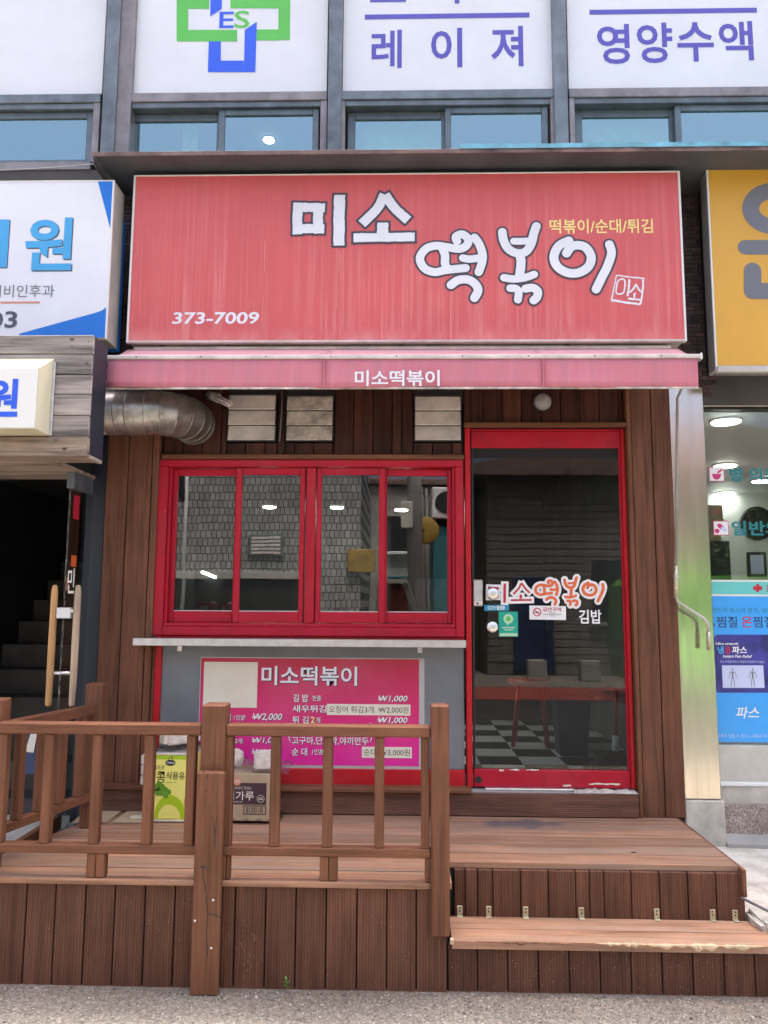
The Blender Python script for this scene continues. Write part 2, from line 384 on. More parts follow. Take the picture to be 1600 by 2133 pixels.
def fix(me, smooth=False):
    bm = bmesh.new(); bm.from_mesh(me); bmesh.ops.recalc_face_normals(bm, faces=bm.faces); bm.to_mesh(me); bm.free()
    if smooth:
        for p in me.polygons: p.use_smooth = True
def bx(name, mat, parent, x0, x1, y0, y1, z0, z1, bev=.003, rot=None):
    return place(name, boxmesh(abs(x1-x0), abs(y1-y0), abs(z1-z0), bev, mat), parent, ((x0+x1)/2, (y0+y1)/2, (z0+z1)/2), rot)
def mesh(name, V, F, mat, parent=None, smooth=False, recalc=True, origin=None):
    V = [Vector(v) for v in V]
    if origin is None:
        lo = Vector([min(v[i] for v in V) for i in range(3)]); hi = Vector([max(v[i] for v in V) for i in range(3)]); origin = (lo+hi)/2
    origin = Vector(origin); me = bpy.data.meshes.new(name); me.from_pydata([v-origin for v in V], [], F); me.validate()
    if recalc: fix(me)
    if smooth:
        for p in me.polygons: p.use_smooth = True
    for mm in (mat if isinstance(mat, (list, tuple)) else [mat]): me.materials.append(MATS[mm])
    return place(name, me, parent, origin)
def prism(name, mat, parent, pts, y0, y1, **kw):      # outline in x,z pushed along y
    n = len(pts); V = [(x, y0, z) for x, z in pts]+[(x, y1, z) for x, z in pts]
    F = [list(range(n)), list(range(2*n-1, n-1, -1))]+[(i, (i+1) % n, n+(i+1) % n, n+i) for i in range(n)]
    return mesh(name, V, F, mat, parent, **kw)
def hexa(name, mat, parent, bot, top):                 # four bottom corners, four top corners
    V = list(bot)+list(top); return mesh(name, V, [(0, 1, 2, 3), (4, 5, 6, 7)]+[(i, (i+1) % 4, 4+(i+1) % 4, 4+i) for i in range(4)], mat, parent)
def tubeVF(path, r, seg=12, cap=True, rs=None, base=0):
    P = [Vector(p) for p in path]; V = []; F = []; up = None
    for i, p in enumerate(P):
        d = (P[min(i+1, len(P)-1)]-P[max(i-1, 0)]).normalized()
        if up is None: up = d.orthogonal().normalized()
        up = (up-d*up.dot(d)).normalized(); sd = d.cross(up); rr = rs[i] if rs else r
        for k in range(seg):
            a = 2*math.pi*k/seg; V.append(p+(up*math.cos(a)+sd*math.sin(a))*rr)
    for i in range(len(P)-1):
        for k in range(seg):
            a = base+i*seg+k; b = base+i*seg+(k+1) % seg; F.append((a, b, b+seg, a+seg))
    if cap: F.append([base+k for k in range(seg)]); F.append([base+(len(P)-1)*seg+k for k in range(seg)][::-1])
    return V, F
def tube(name, mat, parent, path, r, seg=12, cap=True, rs=None):
    V, F = tubeVF(path, r, seg, cap, rs); o = mesh(name, V, F, mat, parent)
    for p in o.data.polygons: p.use_smooth = len(p.vertices) == 4
    return o
def lathe(name, mat, parent, c, prof, axis='y', seg=28):     # prof: (radius, along axis)
    V = []; F = []; c = Vector(c)
    for r, h in prof:
        for k in range(seg):
            a = 2*math.pi*k/seg; p, q = r*math.cos(a), r*math.sin(a)
            V.append(c+Vector({'y': (p, h, q), 'z': (p, q, h), 'x': (h, p, q)}[axis]))
    for i in range(len(prof)-1):
        for k in range(seg): a = i*seg+k; b = i*seg+(k+1) % seg; F.append((a, b, b+seg, a+seg))
    F.append(list(range(seg))); F.append(list(range((len(prof)-1)*seg, len(prof)*seg))[::-1])
    o = mesh(name, V, F, mat, parent)
    for p in o.data.polygons: p.use_smooth = len(p.vertices) == 4
    return o
# flat print: lettering, stripes, discs; each sits a hair in front of what it is printed on
def text(name, s, mat, parent, box, Y, bold=0.0, shear=0.0, ext=.0006, rect_world=None, faceback=False):
    cu = bpy.data.curves.new('t', 'FONT'); cu.body = s; cu.size = 1; cu.offset = bold; cu.shear = shear; cu.resolution_u = 3
    ob = bpy.data.objects.new('t', cu); COL.objects.link(ob)
    me = bpy.data.meshes.new_from_object(ob); bpy.data.objects.remove(ob); bpy.data.curves.remove(cu)
    co = [v.co.copy() for v in me.vertices]; Fs = [tuple(p.vertices) for p in me.polygons]; bpy.data.meshes.remove(me)
    if not co: print('EMPTY TEXT', s); return None
    a0, a1 = min(v.x for v in co), max(v.x for v in co); b0, b1 = min(v.y for v in co), max(v.y for v in co)
    x0, x1, z0, z1 = rect_world or rect(*box, Y)
    n = len(co); f = lambda v, y: (x0+(v.x-a0)/(a1-a0)*(x1-x0), y, z0+(v.y-b0)/(b1-b0)*(z1-z0))
    V = [f(v, Y) for v in co]
    return mesh(name, V, Fs, mat, parent, recalc=False)
def flat(name, mat, parent, pxs, Y, world=False):
    V = [(p[0], Y, p[1]) if world else tuple(at(p[0], p[1], Y)) for p in pxs]
    return mesh(name, V, [list(range(len(V)))], mat, parent, recalc=False)
def band(name, mat, parent, box, Y, t=.0006):
    x0, x1, z0, z1 = rect(*box, Y); return bx(name, mat, parent, x0, x1, Y, Y+t, z0, z1, 0)
def disc(name, mat, parent, c, r, Y, seg=28, ry=None):
    p = at(c[0], c[1], Y); k = (Y-CAM.y)/FPX; ry = ry or r
    return mesh(name, [(p.x+math.cos(2*math.pi*i/seg)*r*k, Y, p.z+math.sin(2*math.pi*i/seg)*ry*k) for i in range(seg)], [list(range(seg))[::-1]], mat, parent, recalc=False)
def smoothpts(P, n=7):
    out = []; P = [Vector(p) for p in P]
    for i in range(len(P)-1):
        a, b, c, d = P[max(i-1, 0)], P[i], P[i+1], P[min(i+2, len(P)-1)]
        for k in range(n):
            t = k/n; out.append(.5*((2*b)+(c-a)*t+(2*a-5*b+4*c-d)*t*t+(-a+3*b-3*c+d)*t**3))
    return out+[P[-1]]
def strokes(name, mat, parent, SL, tf, Y, grow=0, rough=0, cap=True, step=.00015, seed=3):
    """brush strokes: SL = [(points, width)], tf maps a point and a width to photo pixels"""
    rnd = random.Random(seed); V = []; F = []; k = (Y-CAM.y)/FPX
    for si, (pts, wd) in enumerate(SL):
        sp = smoothpts(pts, 7 if cap else 9); sp = [Vector(tf(*p)[:2]) for p in sp]; hw = tf(0, 0, wd)[2]/2+grow; L = []; R_ = []
        W = [at(p.x, p.y, Y) for p in sp]; hwW = hw*k
        if not cap:
            d0 = (W[0]-W[1]).normalized()*grow*k; W[0] = W[0]+d0; d1 = (W[-1]-W[-2]).normalized()*grow*k; W[-1] = W[-1]+d1
        yy = Y-si*step; base = len(V); n = len(W)
        for i, p in enumerate(W):
            d = (W[min(i+1, n-1)]-W[max(i-1, 0)]).normalized(); nn = Vector((-d.z, 0, d.x)); j = lambda: 1+rnd.uniform(-rough, rough)
            yi = yy-i*step*.02
            V.append(Vector((p.x+nn.x*hwW*j(), yi, p.z+nn.z*hwW*j()))); V.append(Vector((p.x-nn.x*hwW*j(), yi, p.z-nn.z*hwW*j())))
        for i in range(n-1): a = base+2*i; F.append((a, a+1, a+3, a+2))
        if cap:
            for end in (0, n-1):
                p = W[end]; d = (W[1]-W[0]) if end == 0 else (W[-1]-W[-2]); a0 = math.atan2(d.z, d.x)+(math.pi/2 if end == 0 else -math.pi/2)
                c0 = len(V); V.append(Vector((p.x, yy-end*step*.02, p.z)))
                for q in range(9): a = a0+math.pi*q/8; V.append(Vector((p.x+math.cos(a)*hwW, yy-end*step*.02, p.z+math.sin(a)*hwW)))
                for q in range(8): F.append((c0, c0+1+q, c0+2+q))
    return mesh(name, V, F, mat, parent)
MISO = [([(205, 205), (330, 208), (468, 212)], 84), ([(246, 168), (238, 300), (240, 432)], 86), ([(200, 388), (330, 385), (462, 388)], 84), ([(417, 185), (410, 300), (415, 425)], 88),
        ([(590, 104), (586, 300), (584, 526)], 98), ([(962, 100), (905, 215), (775, 345)], 84), ([(968, 102), (1050, 215), (1160, 315)], 84), ([(950, 335), (948, 440)], 98), ([(706, 462), (960, 458), (1215, 455)], 82)]
DUK = [([(332, 214), (326, 186), (365, 172), (400, 200), (392, 240), (345, 262), (265, 250), (200, 243), (140, 262), (103, 320), (130, 380), (190, 405), (250, 395), (300, 388), (385, 380)], 54),
       ([(240, 255), (258, 300), (258, 350), (272, 390)], 54), ([(440, 192), (470, 235), (490, 300), (485, 350), (466, 405)], 54), ([(368, 318), (410, 325), (470, 318)], 50),
       ([(295, 485), (340, 455), (400, 452), (445, 480), (462, 520), (440, 565)], 56),
       ([(612, 158), (620, 210), (650, 262), (700, 288), (755, 280), (790, 230), (805, 170), (822, 122)], 56), ([(682, 215), (740, 215), (795, 210)], 46),
       ([(715, 290), (727, 340), (718, 430)], 58), ([(622, 440), (680, 448), (750, 440), (808, 420)], 50), ([(660, 505), (695, 508), (712, 530), (708, 576)], 50), ([(755, 508), (800, 503), (830, 525), (825, 560), (805, 580)], 54),
       ([(1022, 212), (960, 245), (930, 310), (950, 370), (1010, 408), (1080, 410), (1140, 375), (1160, 315), (1130, 258), (1080, 240), (1035, 252), (1008, 290)], 58), ([(1272, 235), (1285, 290), (1260, 370), (1225, 440), (1190, 512)], 56)]
TFM = lambda u, v, w_=0: (560+u/4, 380+v/4, w_/4)
TFD = lambda u, v, w_=0: (840+u/2.963, 430+v/2.963, w_/2.963)
def remap(tf, a, b):
    sx, sy = (b[2]-b[0])/(a[2]-a[0]), (b[3]-b[1])/(a[3]-a[1])
    def g(u, v, w_=0):
        x, y, ww = tf(u, v, w_); return b[0]+(x-a[0])*sx, b[1]+(y-a[1])*sy, ww*(sx+sy)/2
    return g
# ================================================================== the setting
GX, GY = 60, 60
ground = struct(mesh('ground', [(-GX, -GY, 0), (GX, -GY, 0), (GX, GY, 0), (-GX, GY, 0)], [(0, 1, 2, 3)], 'asphalt', origin=(0, 0, 0)))
road = struct(mesh('road', [(-GX, -9.6, .004), (GX, -9.6, .004), (GX, -3.4, .004), (-GX, -3.4, .004)], [(0, 1, 2, 3)], 'dark_asphalt', origin=(0, -6, .004)))
pav = struct(hexa('pavement', 'pale_concrete', None, [(1.50, -.80, -.05), (6, -.80, -.05), (6, .30, -.05), (1.50, .30, -.05)], [(1.50, -.80, .22), (6, -.80, .22), (6, .30, .285), (1.50, .30, .285)]))
ent = struct(hexa('entrance_floor', 'pale_concrete', None, [(-6, -.85, -.05), (-1.5, -.85, -.05), (-1.5, .5, -.05), (-6, .5, -.05)], [(-6, -.85, .19), (-1.5, -.85, .19), (-1.5, .5, .26), (-6, .5, .26)]))
# ================================================================== building
B = thing('commercial_building', 'commercial building with dark brick wall, grey window frames and white window panels', 'building', (0, .3, 0))
bx('roof_slab', 'concrete', B, -7, 8, .06, 7, 5.82, 6.0, 0)  # unseen roof, kept low so sunlit ground and its bounce come nearer
bx('upper_ceiling', 'room_wall', B, -6.8, 7.8, .12, 6.8, 5.75, 5.80, 0)
bx('rear_wall', 'room_wall', B, -7, 8, 6.8, 7, 0, 5.82, 0)
bx('side_wall', 'concrete', B, -7, -6.8, .1, 6.8, 0, 5.82, 0); bx('side_wall', 'concrete', B, 7.8, 8, .1, 6.8, 0, 5.82, 0)
bx('floor_slab', 'concrete', B, -6.8, 7.8, .03, 6.8, 2.95, 4.20, 0)
wallL = bx('wall', 'mortar', B, -3.4, 3.4, 0, .028, 2.72, 4.20, 0)
zr0, brh, bw_ = 2.75, .0262, .0565
n = 0
for xa, xb in ((1.575, 1.80), (-1.76, -1.545)):
    for r in range(48):
        zz = 2.76+r*brh
        if zz > 4.02: break
        x = xa-(.5*bw_ if r % 2 else 0)
        while x < xb:
            w_ = bw_*(1 if random.random() > .2 else .5)
            bx('brick', 'brick_a', wallL, x, x+w_-.005, -.006, .0, zz, zz+brh-.004, .0015); n += 1
            x += w_
# dividing walls and rooms
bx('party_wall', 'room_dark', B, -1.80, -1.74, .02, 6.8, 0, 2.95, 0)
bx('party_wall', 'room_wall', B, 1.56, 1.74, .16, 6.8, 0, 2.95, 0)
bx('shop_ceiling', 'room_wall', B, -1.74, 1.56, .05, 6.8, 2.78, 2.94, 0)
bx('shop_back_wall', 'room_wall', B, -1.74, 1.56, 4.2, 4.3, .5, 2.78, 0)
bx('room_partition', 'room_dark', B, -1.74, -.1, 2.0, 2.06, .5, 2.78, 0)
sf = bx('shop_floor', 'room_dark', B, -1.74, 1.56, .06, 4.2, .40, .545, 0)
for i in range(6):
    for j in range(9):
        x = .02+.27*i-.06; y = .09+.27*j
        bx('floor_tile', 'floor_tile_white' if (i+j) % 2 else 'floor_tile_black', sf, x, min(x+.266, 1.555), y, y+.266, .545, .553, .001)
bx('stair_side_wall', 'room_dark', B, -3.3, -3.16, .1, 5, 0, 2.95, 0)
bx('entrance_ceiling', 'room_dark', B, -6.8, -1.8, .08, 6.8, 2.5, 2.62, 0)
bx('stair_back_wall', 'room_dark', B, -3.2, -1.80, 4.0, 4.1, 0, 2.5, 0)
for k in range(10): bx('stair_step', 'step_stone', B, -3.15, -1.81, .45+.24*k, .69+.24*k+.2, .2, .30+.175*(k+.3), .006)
bx('pharmacy_ceiling', 'clean_white', B, 1.74, 7.8, .12, 6.8, 2.70, 2.94, 0)
bx('pharmacy_back_wall', 'clean_white', B, 1.74, 7.8, 3.4, 3.5, .2, 2.70, 0)
bx('pharmacy_floor', 'concrete', B, 1.74, 7.8, .16, 3.4, .2, .30, 0)
# upper storey
YU = .02
def vx(px, Y=YU, py=195): return X(px, py, Y)
zT0, zT1 = Z(800, 213, YU), Z(800, 195, YU)
for a, b, m_, yy in ((214, 242, 'frame_grey', -.035), (242, 273, 'frame_tan', -.02), (683, 711, 'frame_grey', -.03), (1155, 1183, 'frame_grey', -.03)):
    bx('mullion', m_, B, vx(a, yy), vx(b, yy), yy, .12, 4.2, 5.78, .004)
BAYS = [(-3.4, vx(214)), (vx(273), vx(683)), (vx(711), vx(1155)), (vx(1183), 3.4)]
PANELS = []
for i, (a, b) in enumerate(BAYS):
    bx('transom', 'frame_tan' if i % 2 else 'frame_grey', B, a, b, -.012, .12, zT0, zT1, .004)
    p = bx('window_panel', 'panel_white', B, a+.006, b-.006, .022, .06, zT1+.004, 5.70, .003); PANELS.append(p)
    bx('panel_bead', 'frame_grey', B, a, b, .0, .022, zT1, zT1+.008, .001)
bx('window_panel', 'panel_white', B, -6.8, -3.4, .022, .06, zT1, 5.7, 0); bx('window_panel', 'panel_white', B, 3.4, 7.8, .022, .06, zT1, 5.7, 0)
bx('end_wall', 'mortar', B, -6.8, -3.4, .0, .1, 2.62, zT1, 0); bx('end_wall', 'mortar', B, 3.4, 7.8, .0, .1, 2.95, zT1, 0)
zb = 4.25
def sash(par, a, b, z0, z1, y, fw=.035, gm='upper_glass', fm='sash_grey', d=.03):
    bx('stile', fm, par, a, a+fw, y, y+d, z0, z1, .003); bx('stile', fm, par, b-fw, b, y, y+d, z0, z1, .003)
    bx('rail', fm, par, a+fw, b-fw, y, y+d, z1-fw, z1, .003); bx('rail', fm, par, a+fw, b-fw, y, y+d, z0, z0+fw, .003)
    bx('pane', gm, par, a+fw-.004, b-fw+.004, y+d/2-.002, y+d/2+.002, z0+fw-.004, z1-fw+.004, 0)
for i, (px0, px1, pm) in enumerate([(None, 196, None), (248, 668, 462), (719, 1146, 933), (1196, None, 1412)]):
    a = -3.4 if px0 is None else vx(px0, .02, 260); b = 3.4 if px1 is None else vx(px1, .02, 260)
    A, Bb = BAYS[i]; zt = zT0
    W_ = bx('window', 'frame_tan', B, A, a+.0, -.006, .11, zb, zt, .003) if px0 else bx('window', 'frame_tan', B, b, Bb, -.006, .11, zb, zt, .003)
    bx('frame_jamb', 'frame_tan', W_, b, Bb, -.006, .11, zb, zt, .003) if px0 and px1 else None
    bx('frame_head', 'frame_grey', W_, a, b, .0, .11, zt-.035, zt, .003)
    bx('frame_sill', 'frame_tan', W_, a, b, -.01, .11, zb-.05, zb, .003)
    if pm:
        mid = vx(pm, .03, 260)
        sash(W_, a+.012, mid+.01, zb, zt-.037, .06, fw=.048); sash(W_, mid-.018, b-.012, zb, zt-.037, .022, fw=.038)
    else: sash(W_, a, b-.012, zb, zt-.037, .03, fw=.04)
# printed marks on the white panels
def prints(par, Y, lst):
    for it in lst: text('lettering', *it[:1], it[2], par, it[1], Y, *(it[3:]))
YP = .0205
prints(PANELS[2], YP, [('레', (774, 62, 837, 142), 'violet_vinyl', .018), ('이', (898, 58, 963, 140), 'violet_vinyl', .018), ('져', (1023, 54, 1090, 138), 'violet_vinyl', .018)])
band('underline', 'violet_vinyl', PANELS[2], (760, 28, 1103, 38), YP)
band('letter_foot', 'violet_vinyl', PANELS[2], (771, -8, 846, 4), YP); band('letter_foot', 'violet_vinyl', PANELS[2], (947, -20, 957, 7), YP)
prints(PANELS[3], YP, [('영', (1244, 50, 1312, 133), 'violet_vinyl', .018), ('양', (1327, 47, 1401, 131), 'violet_vinyl', .018), ('수', (1411, 46, 1487, 128), 'violet_vinyl', .018), ('액', (1498, 44, 1569, 126), 'violet_vinyl', .018)])
band('underline', 'violet_vinyl', PANELS[3], (1228, 18, 1577, 28), YP)
LG = PANELS[1]
for q in ([(368, -40), (392, -40), (392, 86), (368, 86)], [(392, 62), (494, 62), (494, 86), (392, 86)], [(392, -8), (436, -8), (436, 18), (392, 18)], [(480, -8), (580, -8), (580, 17), (480, 17)],
          [(580, -40), (605, -40), (604, 83), (580, 83)], [(534, 61), (580, 61), (580, 84), (534, 84)]):
    flat('emblem_bar', 'green_vinyl', LG, q, YP)
for q in ([(439, -40), (463, -40), (462, 18), (438, 34)], [(435, 86), (460, 86), (460, 150), (433, 150)], [(460, 126), (508, 126), (508, 150), (460, 150)], [(510, 62), (535, 45), (532, 150), (508, 150)]):
    flat('emblem_bar', 'blue_vinyl', LG, q, YP-.0004)
text('lettering', 'E', 'blue_vinyl', LG, (457, 24, 487, 58), YP-.0006, .01); text('lettering', 'S', 'green_vinyl', LG, (488, 22, 520, 58), YP-.0006, .01)
# blinds and a curtain behind some of the clinic windows
def blind(pa, pb, lab, mat, zlow, group=None):
    a, b = vx(pa, .16, 260), vx(pb, .16, 260); t = thing('roller_blind', lab, 'blind', ((a+b)/2, .18, zlow), group)
    n_ = 14; V = []
    for i in range(n_+1):
        x = a+(b-a)*i/n_; o_ = .012*math.sin(i*2.2)
        V += [(x, .18+o_, zlow), (x, .18+o_*.6, 4.80)]
    o = mesh('fabric', V, [(2*i, 2*i+1, 2*i+3, 2*i+2) for i in range(n_)], mat, t, smooth=True); o.modifiers.new('thickness', 'SOLIDIFY').thickness = .002
    tube('roller', 'clean_white', t, [(a, .18, 4.80), (b, .18, 4.80)], .014, 10); bx('hem_bar', 'clean_white', t, a, b, .172, .188, zlow-.012, zlow, .002)
blind(380, 412, 'narrow pale curtain strip behind the window above the phone number', 'light_box_side', 4.22)
blind(735, 928, 'pale blind drawn down behind the window above the brush lettering', 'light_green', 4.24)
blind(1210, 1400, 'pale blind drawn down behind the window next to the blue sheet', 'light_green', 4.30)
# ceiling lamps seen through the glass
def lamp_disc(name, label, p, r, group=None, m_='lamp_on', hang=None):
    t = thing(name, label, 'ceiling light', p, group)
    lathe('trim', 'clean_white', t, p, [(r*1.15, .012), (r*1.15, -.0), (r*1.0, -.004), (r*1.0, .0)], 'z', 20)
    if hang: tube('cord', 'cable', t, [(p[0], p[1], p[2]+.012), (p[0], p[1], hang)], .004, 6)
    lathe('diffuser', m_, t, (p[0], p[1], p[2]-.005), [(r*.98, .0), (r*.98, -.004), (r*.6, -.008)], 'z', 20)
def onceil(px, py, z): d = _ray(px, py); return CAM+d*((z-CAM.z)/d.z)
lamp_disc('ceiling_light', 'lit round downlight behind the clinic window above the sign', onceil(560, 291, 5.74), .05)
# metal ledge over the signs
L = thing('metal_ledge', 'thin rusty sheet metal ledge running above the shop signs', 'ledge', (.5, -.2, 4.02))
hexa('sheet', 'sheet_under', L, [(-1.72, -.45, 4.018), (3.2, -.45, 4.018), (3.2, 0, 4.03), (-1.72, 0, 4.03)], [(-1.72, -.45, 4.026), (3.2, -.45, 4.026), (3.2, 0, 4.04), (-1.72, 0, 4.04)])
bx('drip_edge', 'rust_sheet', L, -1.73, 3.2, -.456, -.450, 4.008, 4.032, .001)
prism('sheet_end', 'sheet_under', L, [(-1.726, 4.02), (-1.722, 4.02), (-1.722, 3.96), (-1.726, 3.97)], -.44, 0)
x0, x1, z0, z1 = rect(280, 336, 1330, 364, -.09)
bx('backing_board', 'fascia_brown', L, x0, x1, -.10, -.0, 3.93, 4.017, .004)
V = []; N = 60
for i in range(N+1):
    x = X(958, 310, -.44)+(3.2-X(958, 310, -.44))*i/N; u = .003*math.sin(i*1.7)+.002*math.sin(i*4.1)
    V += [(x, -.462+u*.6, 4.030+u*.4), (x, -.462+u*.6, 4.056+u), (x, -.30, 4.058)]
bs_ = mesh('blue_sheet', V, [(3*i+k, 3*i+3+k, 3*i+4+k, 3*i+1+k) for i in range(N) for k in (0, 1)], 'blue_sheet', L)
bs_.modifiers.new('thickness', 'SOLIDIFY').thickness = .002
# ================================================================== shop sign
YS = -.30
SG = thing('shop_sign', 'large faded red box sign with white brush lettering and a phone number', 'sign', (0, -.2, 2.99))
sx0, sx1, sz0, sz1 = -1.545, 1.552, 2.992, 3.985
bx('face', 'sign_red', SG, sx0+.012, sx1-.012, YS, YS+.01, sz0+.012, sz1-.008, .001)
bx('box', 'cream_metal', SG, sx0+.01, sx1-.01, YS+.012, -.03, sz0+.004, sz1-.004, .003)
for a in ((sx0, sx0+.012, sz0, sz1), (sx1-.012, sx1, sz0, sz1)): bx('edge_trim', 'clean_white', SG, a[0], a[1], YS-.004, YS+.03, a[2], a[3], .002)
bx('edge_trim', 'louvre', SG, sx0+.012, sx1-.012, YS-.004, YS+.03, sz0, sz0+.012, .002); bx('edge_trim', 'clean_white', SG, sx0+.012, sx1-.012, YS-.004, YS+.03, sz1-.008, sz1, .002)
for px in (325, 465, 830, 1180): bx('clip', 'black_plastic', SG, X(px, 714, YS), X(px, 714, YS)+.03, YS+.05, YS+.08, sz0-.003, sz0+.005, .001)
strokes('brush_outline', 'letter_grey', SG, MISO, TFM, YS-.0015, grow=5, rough=.05, cap=False); strokes('brush_lettering', 'letter_white', SG, MISO, TFM, YS-.0040, rough=.06, cap=False)
strokes('brush_outline', 'letter_grey', SG, DUK, TFD, YS-.0015, grow=4.2); strokes('brush_lettering', 'letter_white', SG, DUK, TFD, YS-.0045)
text('lettering', '떡볶이/순대/튀김', 'yellow_vinyl', SG, (1145, 456, 1360, 486), YS-.001, .012)
text('lettering', '373-7009', 'letter_white', SG, (359, 650, 540, 675), YS-.001, .022, .08)
SEAL = [([(1284, 573), (1312, 577), (1343, 580)], 3), ([(1340, 582), (1339, 605), (1334, 634)], 4), ([(1334, 634), (1305, 630), (1273, 625)], 5), ([(1284, 575), (1279, 600), (1274, 625)], 3),
        ([(1287, 584), (1301, 583), (1299, 609), (1284, 610), (1287, 585)], 3.4), ([(1311, 582), (1310, 600), (1307, 617)], 4.5), ([(1325, 592), (1319, 602), (1311, 610)], 4), ([(1325, 592), (1330, 602), (1337, 609)], 4), ([(1322, 610), (1321, 620)], 4), ([(1308, 622), (1335, 625)], 4.5)]
strokes('seal_mark', 'letter_white', SG, SEAL, lambda u, v, w_=0: (u, v, w_), YS-.001, rough=.25, cap=False)
rs = random.Random(21); ST_ = []
for x_ in [707, 709.5, 712, 716, 704]+[rs.uniform(290, 1400) for _ in range(16)]:
    y0_ = rs.uniform(515, 535) if x_ in (707, 709.5, 712, 716, 704) else rs.uniform(470, 640); y1_ = min(705, y0_+rs.uniform(40, 190)); ST_.append(([(x_, y0_), (x_+rs.uniform(-.6, .3)-.8, (y0_+y1_)/2), (x_-1.6, y1_)], rs.uniform(.5, 1.3)))
strokes('rain_streak', 'rain_streak', SG, ST_, lambda u, v, w_=0: (u, v, w_), YS-.0006, rough=.5, cap=False, step=.000004)
# ================================================================== awning
AW = thing('awning', 'faded pink fabric awning with white lettering below the red sign', 'awning', (0, -.3, 2.66))
ax0, ax1, yr, zr_, yf, zf, zbm = -1.548, 1.512, -.26, 2.968, -.52, 2.834, 2.664
NX = 48
def cloth(name, mat, xa, xb, P):
    V = []; K = len(P(xa))
    xs = [xa+(xb-xa)*i/16 for i in range(17)]
    for x in xs: V += [(x, y, z) for y, z in P(x)]
    o = mesh(name, V, [(i*K+k, i*K+K+k, i*K+K+k+1, i*K+k+1) for i in range(16) for k in range(K-1)], mat, AW, smooth=True)
    md = o.modifiers.new('thickness', 'SOLIDIFY'); md.thickness = .0016; md.offset = 0
    return o
seams = [ax0, X(676, 760, yf), X(1130, 760, yf), ax1]
def topP(x):
    s = .012*math.sin((x-ax0)*2.1)*.4; return [(yr+(yf-yr)*t, zr_+(zf-zr_)*t-.010*math.sin(math.pi*t)+s*math.sin(math.pi*t)) for t in (0, .2, .4, .6, .8, 1)]
def valP(x):
    wv = .006*math.sin(x*5.3)+.004*math.sin(x*11+1); sg = .004*math.sin(x*3.1+.4)
    return [(yf-.016+wv*t*t, zf-.012+(zbm-zf+.012+sg)*t) for t in (0, .25, .5, .75, 1)]
for a, b in zip(seams, seams[1:]):
    cloth('canopy_panel', 'awning_top', a, b, topP); cloth('valance_panel', 'awning_front', a, b, valP)
    bx('hem', 'louvre_stained', AW, a, b, yf-.018, yf-.010, zbm-.006, zbm+.004, .002)
for s_ in seams[1:3]: bx('seam', 'awning_front', AW, s_-.003, s_+.003, yf-.0225, yf-.0175, zbm, zf-.02, .001)
bx('front_bar', 'louvre', AW, ax0-.012, ax1+.012, yf-.025, yf+.012, zf-.016, zf+.006, .004)
for s_ in (-1, 1): bx('end_cap', 'clean_white', AW, (ax0-.024 if s_ < 0 else ax1+.012), (ax0-.012 if s_ < 0 else ax1+.024), yf-.03, yf+.02, zf-.024, zf+.012, .005)
for i in range(9): bx('rivet', 'black_plastic', AW, ax0+.15+i*.34, ax0+.156+i*.34, yf-.028, yf-.025, zf-.007, zf-.001, 0)
bx('roller_box', 'louvre', AW, ax0+.03, ax1-.03, -.27, -.06, 2.945, 2.985, .01)
for x in (ax0+.25, ax1-.25): tube('folding_arm', 'louvre', AW, [(x, -.02, 2.90), (x+(.12 if x < 0 else -.12), -.27, 2.86), (x, yf+.01, 2.825)], .012, 8)
for x in (ax0+.25, ax1-.25): bx('arm_bracket', 'louvre', AW, x-.03, x+.03, -.062, .0, 2.86, 2.95, .003)
def valtext():
    o = text('lettering', '미소떡볶이', 'letter_white', AW, (739, 771, 916, 804), yf-.0275, .02); return o
valtext()
# crank rod of the awning
CR = thing('awning_crank', 'thin pale steel crank rod hanging from the awning beside the steel pillar', 'crank', (1.56, -.1, 1.3))
p = lambda px, py, Y: tuple(at(px, py, Y))
tube('rod', 'rope_grey', CR, [(X(1411, 800, -.10), -.30, 2.83), p(1411, 830, -.14), p(1410, 1000, -.12), p(1408, 1180, -.10)], .0085, 8)
tube('coupling', 'zinc', CR, [p(1408, 1178, -.10), p(1408, 1246, -.10)], .013, 10)
tube('crank_arm', 'cream_metal', CR, [p(1408, 1240, -.10), p(1412, 1254, -.10), p(1440, 1272, -.10), p(1466, 1288, -.10), p(1475, 1300, -.10), p(1476, 1318, -.10)], .0085, 8)
tube('grip', 'zinc', CR, [p(1476, 1316, -.10), p(1477, 1354, -.10)], .0125, 10)
bx('wall_hook', 'zinc', CR, X(1410, 1200, -.09)-.012, X(1410, 1200, -.09)+.012, -.10, -.058, Z(1410, 1200, -.1)-.01, Z(1410, 1200, -.1)+.01, .002)
# ================================================================== shop front
F_ = thing('shopfront', 'brown timber clad snack shop front with red framed window and door', 'shop front', (0, 0, .42))
def clad(mat, xs, y0, y1, z0, z1, gap=.005):
    for a, b in zip(xs, xs[1:]): bx('cladding_board', mat, F_, a+gap/2, b-gap/2, y0+random.uniform(0, .0015), y1, z0, z1, .003)
YC = -.06
cl = [X(p_, 1150, YC) for p_ in (213, 259, 309, 324)]
clad('clad_z', cl, YC, .0, .42, 2.74)
cr_ = [X(p_, 1400, YC) for p_ in (1326, 1331, 1376, 1418)]
clad('clad_z', cr_[1:], YC, .0, .42, 2.80)
bx('corner_trim', 'stain_z', F_, cr_[1]-.024, cr_[1]-.002, YC-.012, .04, .42, 2.80, .003)
bx('corner_trim', 'stain_z', F_, cl[-1]+.001, cl[-1]+.012, YC+.02, .02, .42, 2.42, .002)
bx('backing', 'dark_void', F_, cl[0]-.02, cr_[-1], .0, .012, 2.40, 2.95, 0)
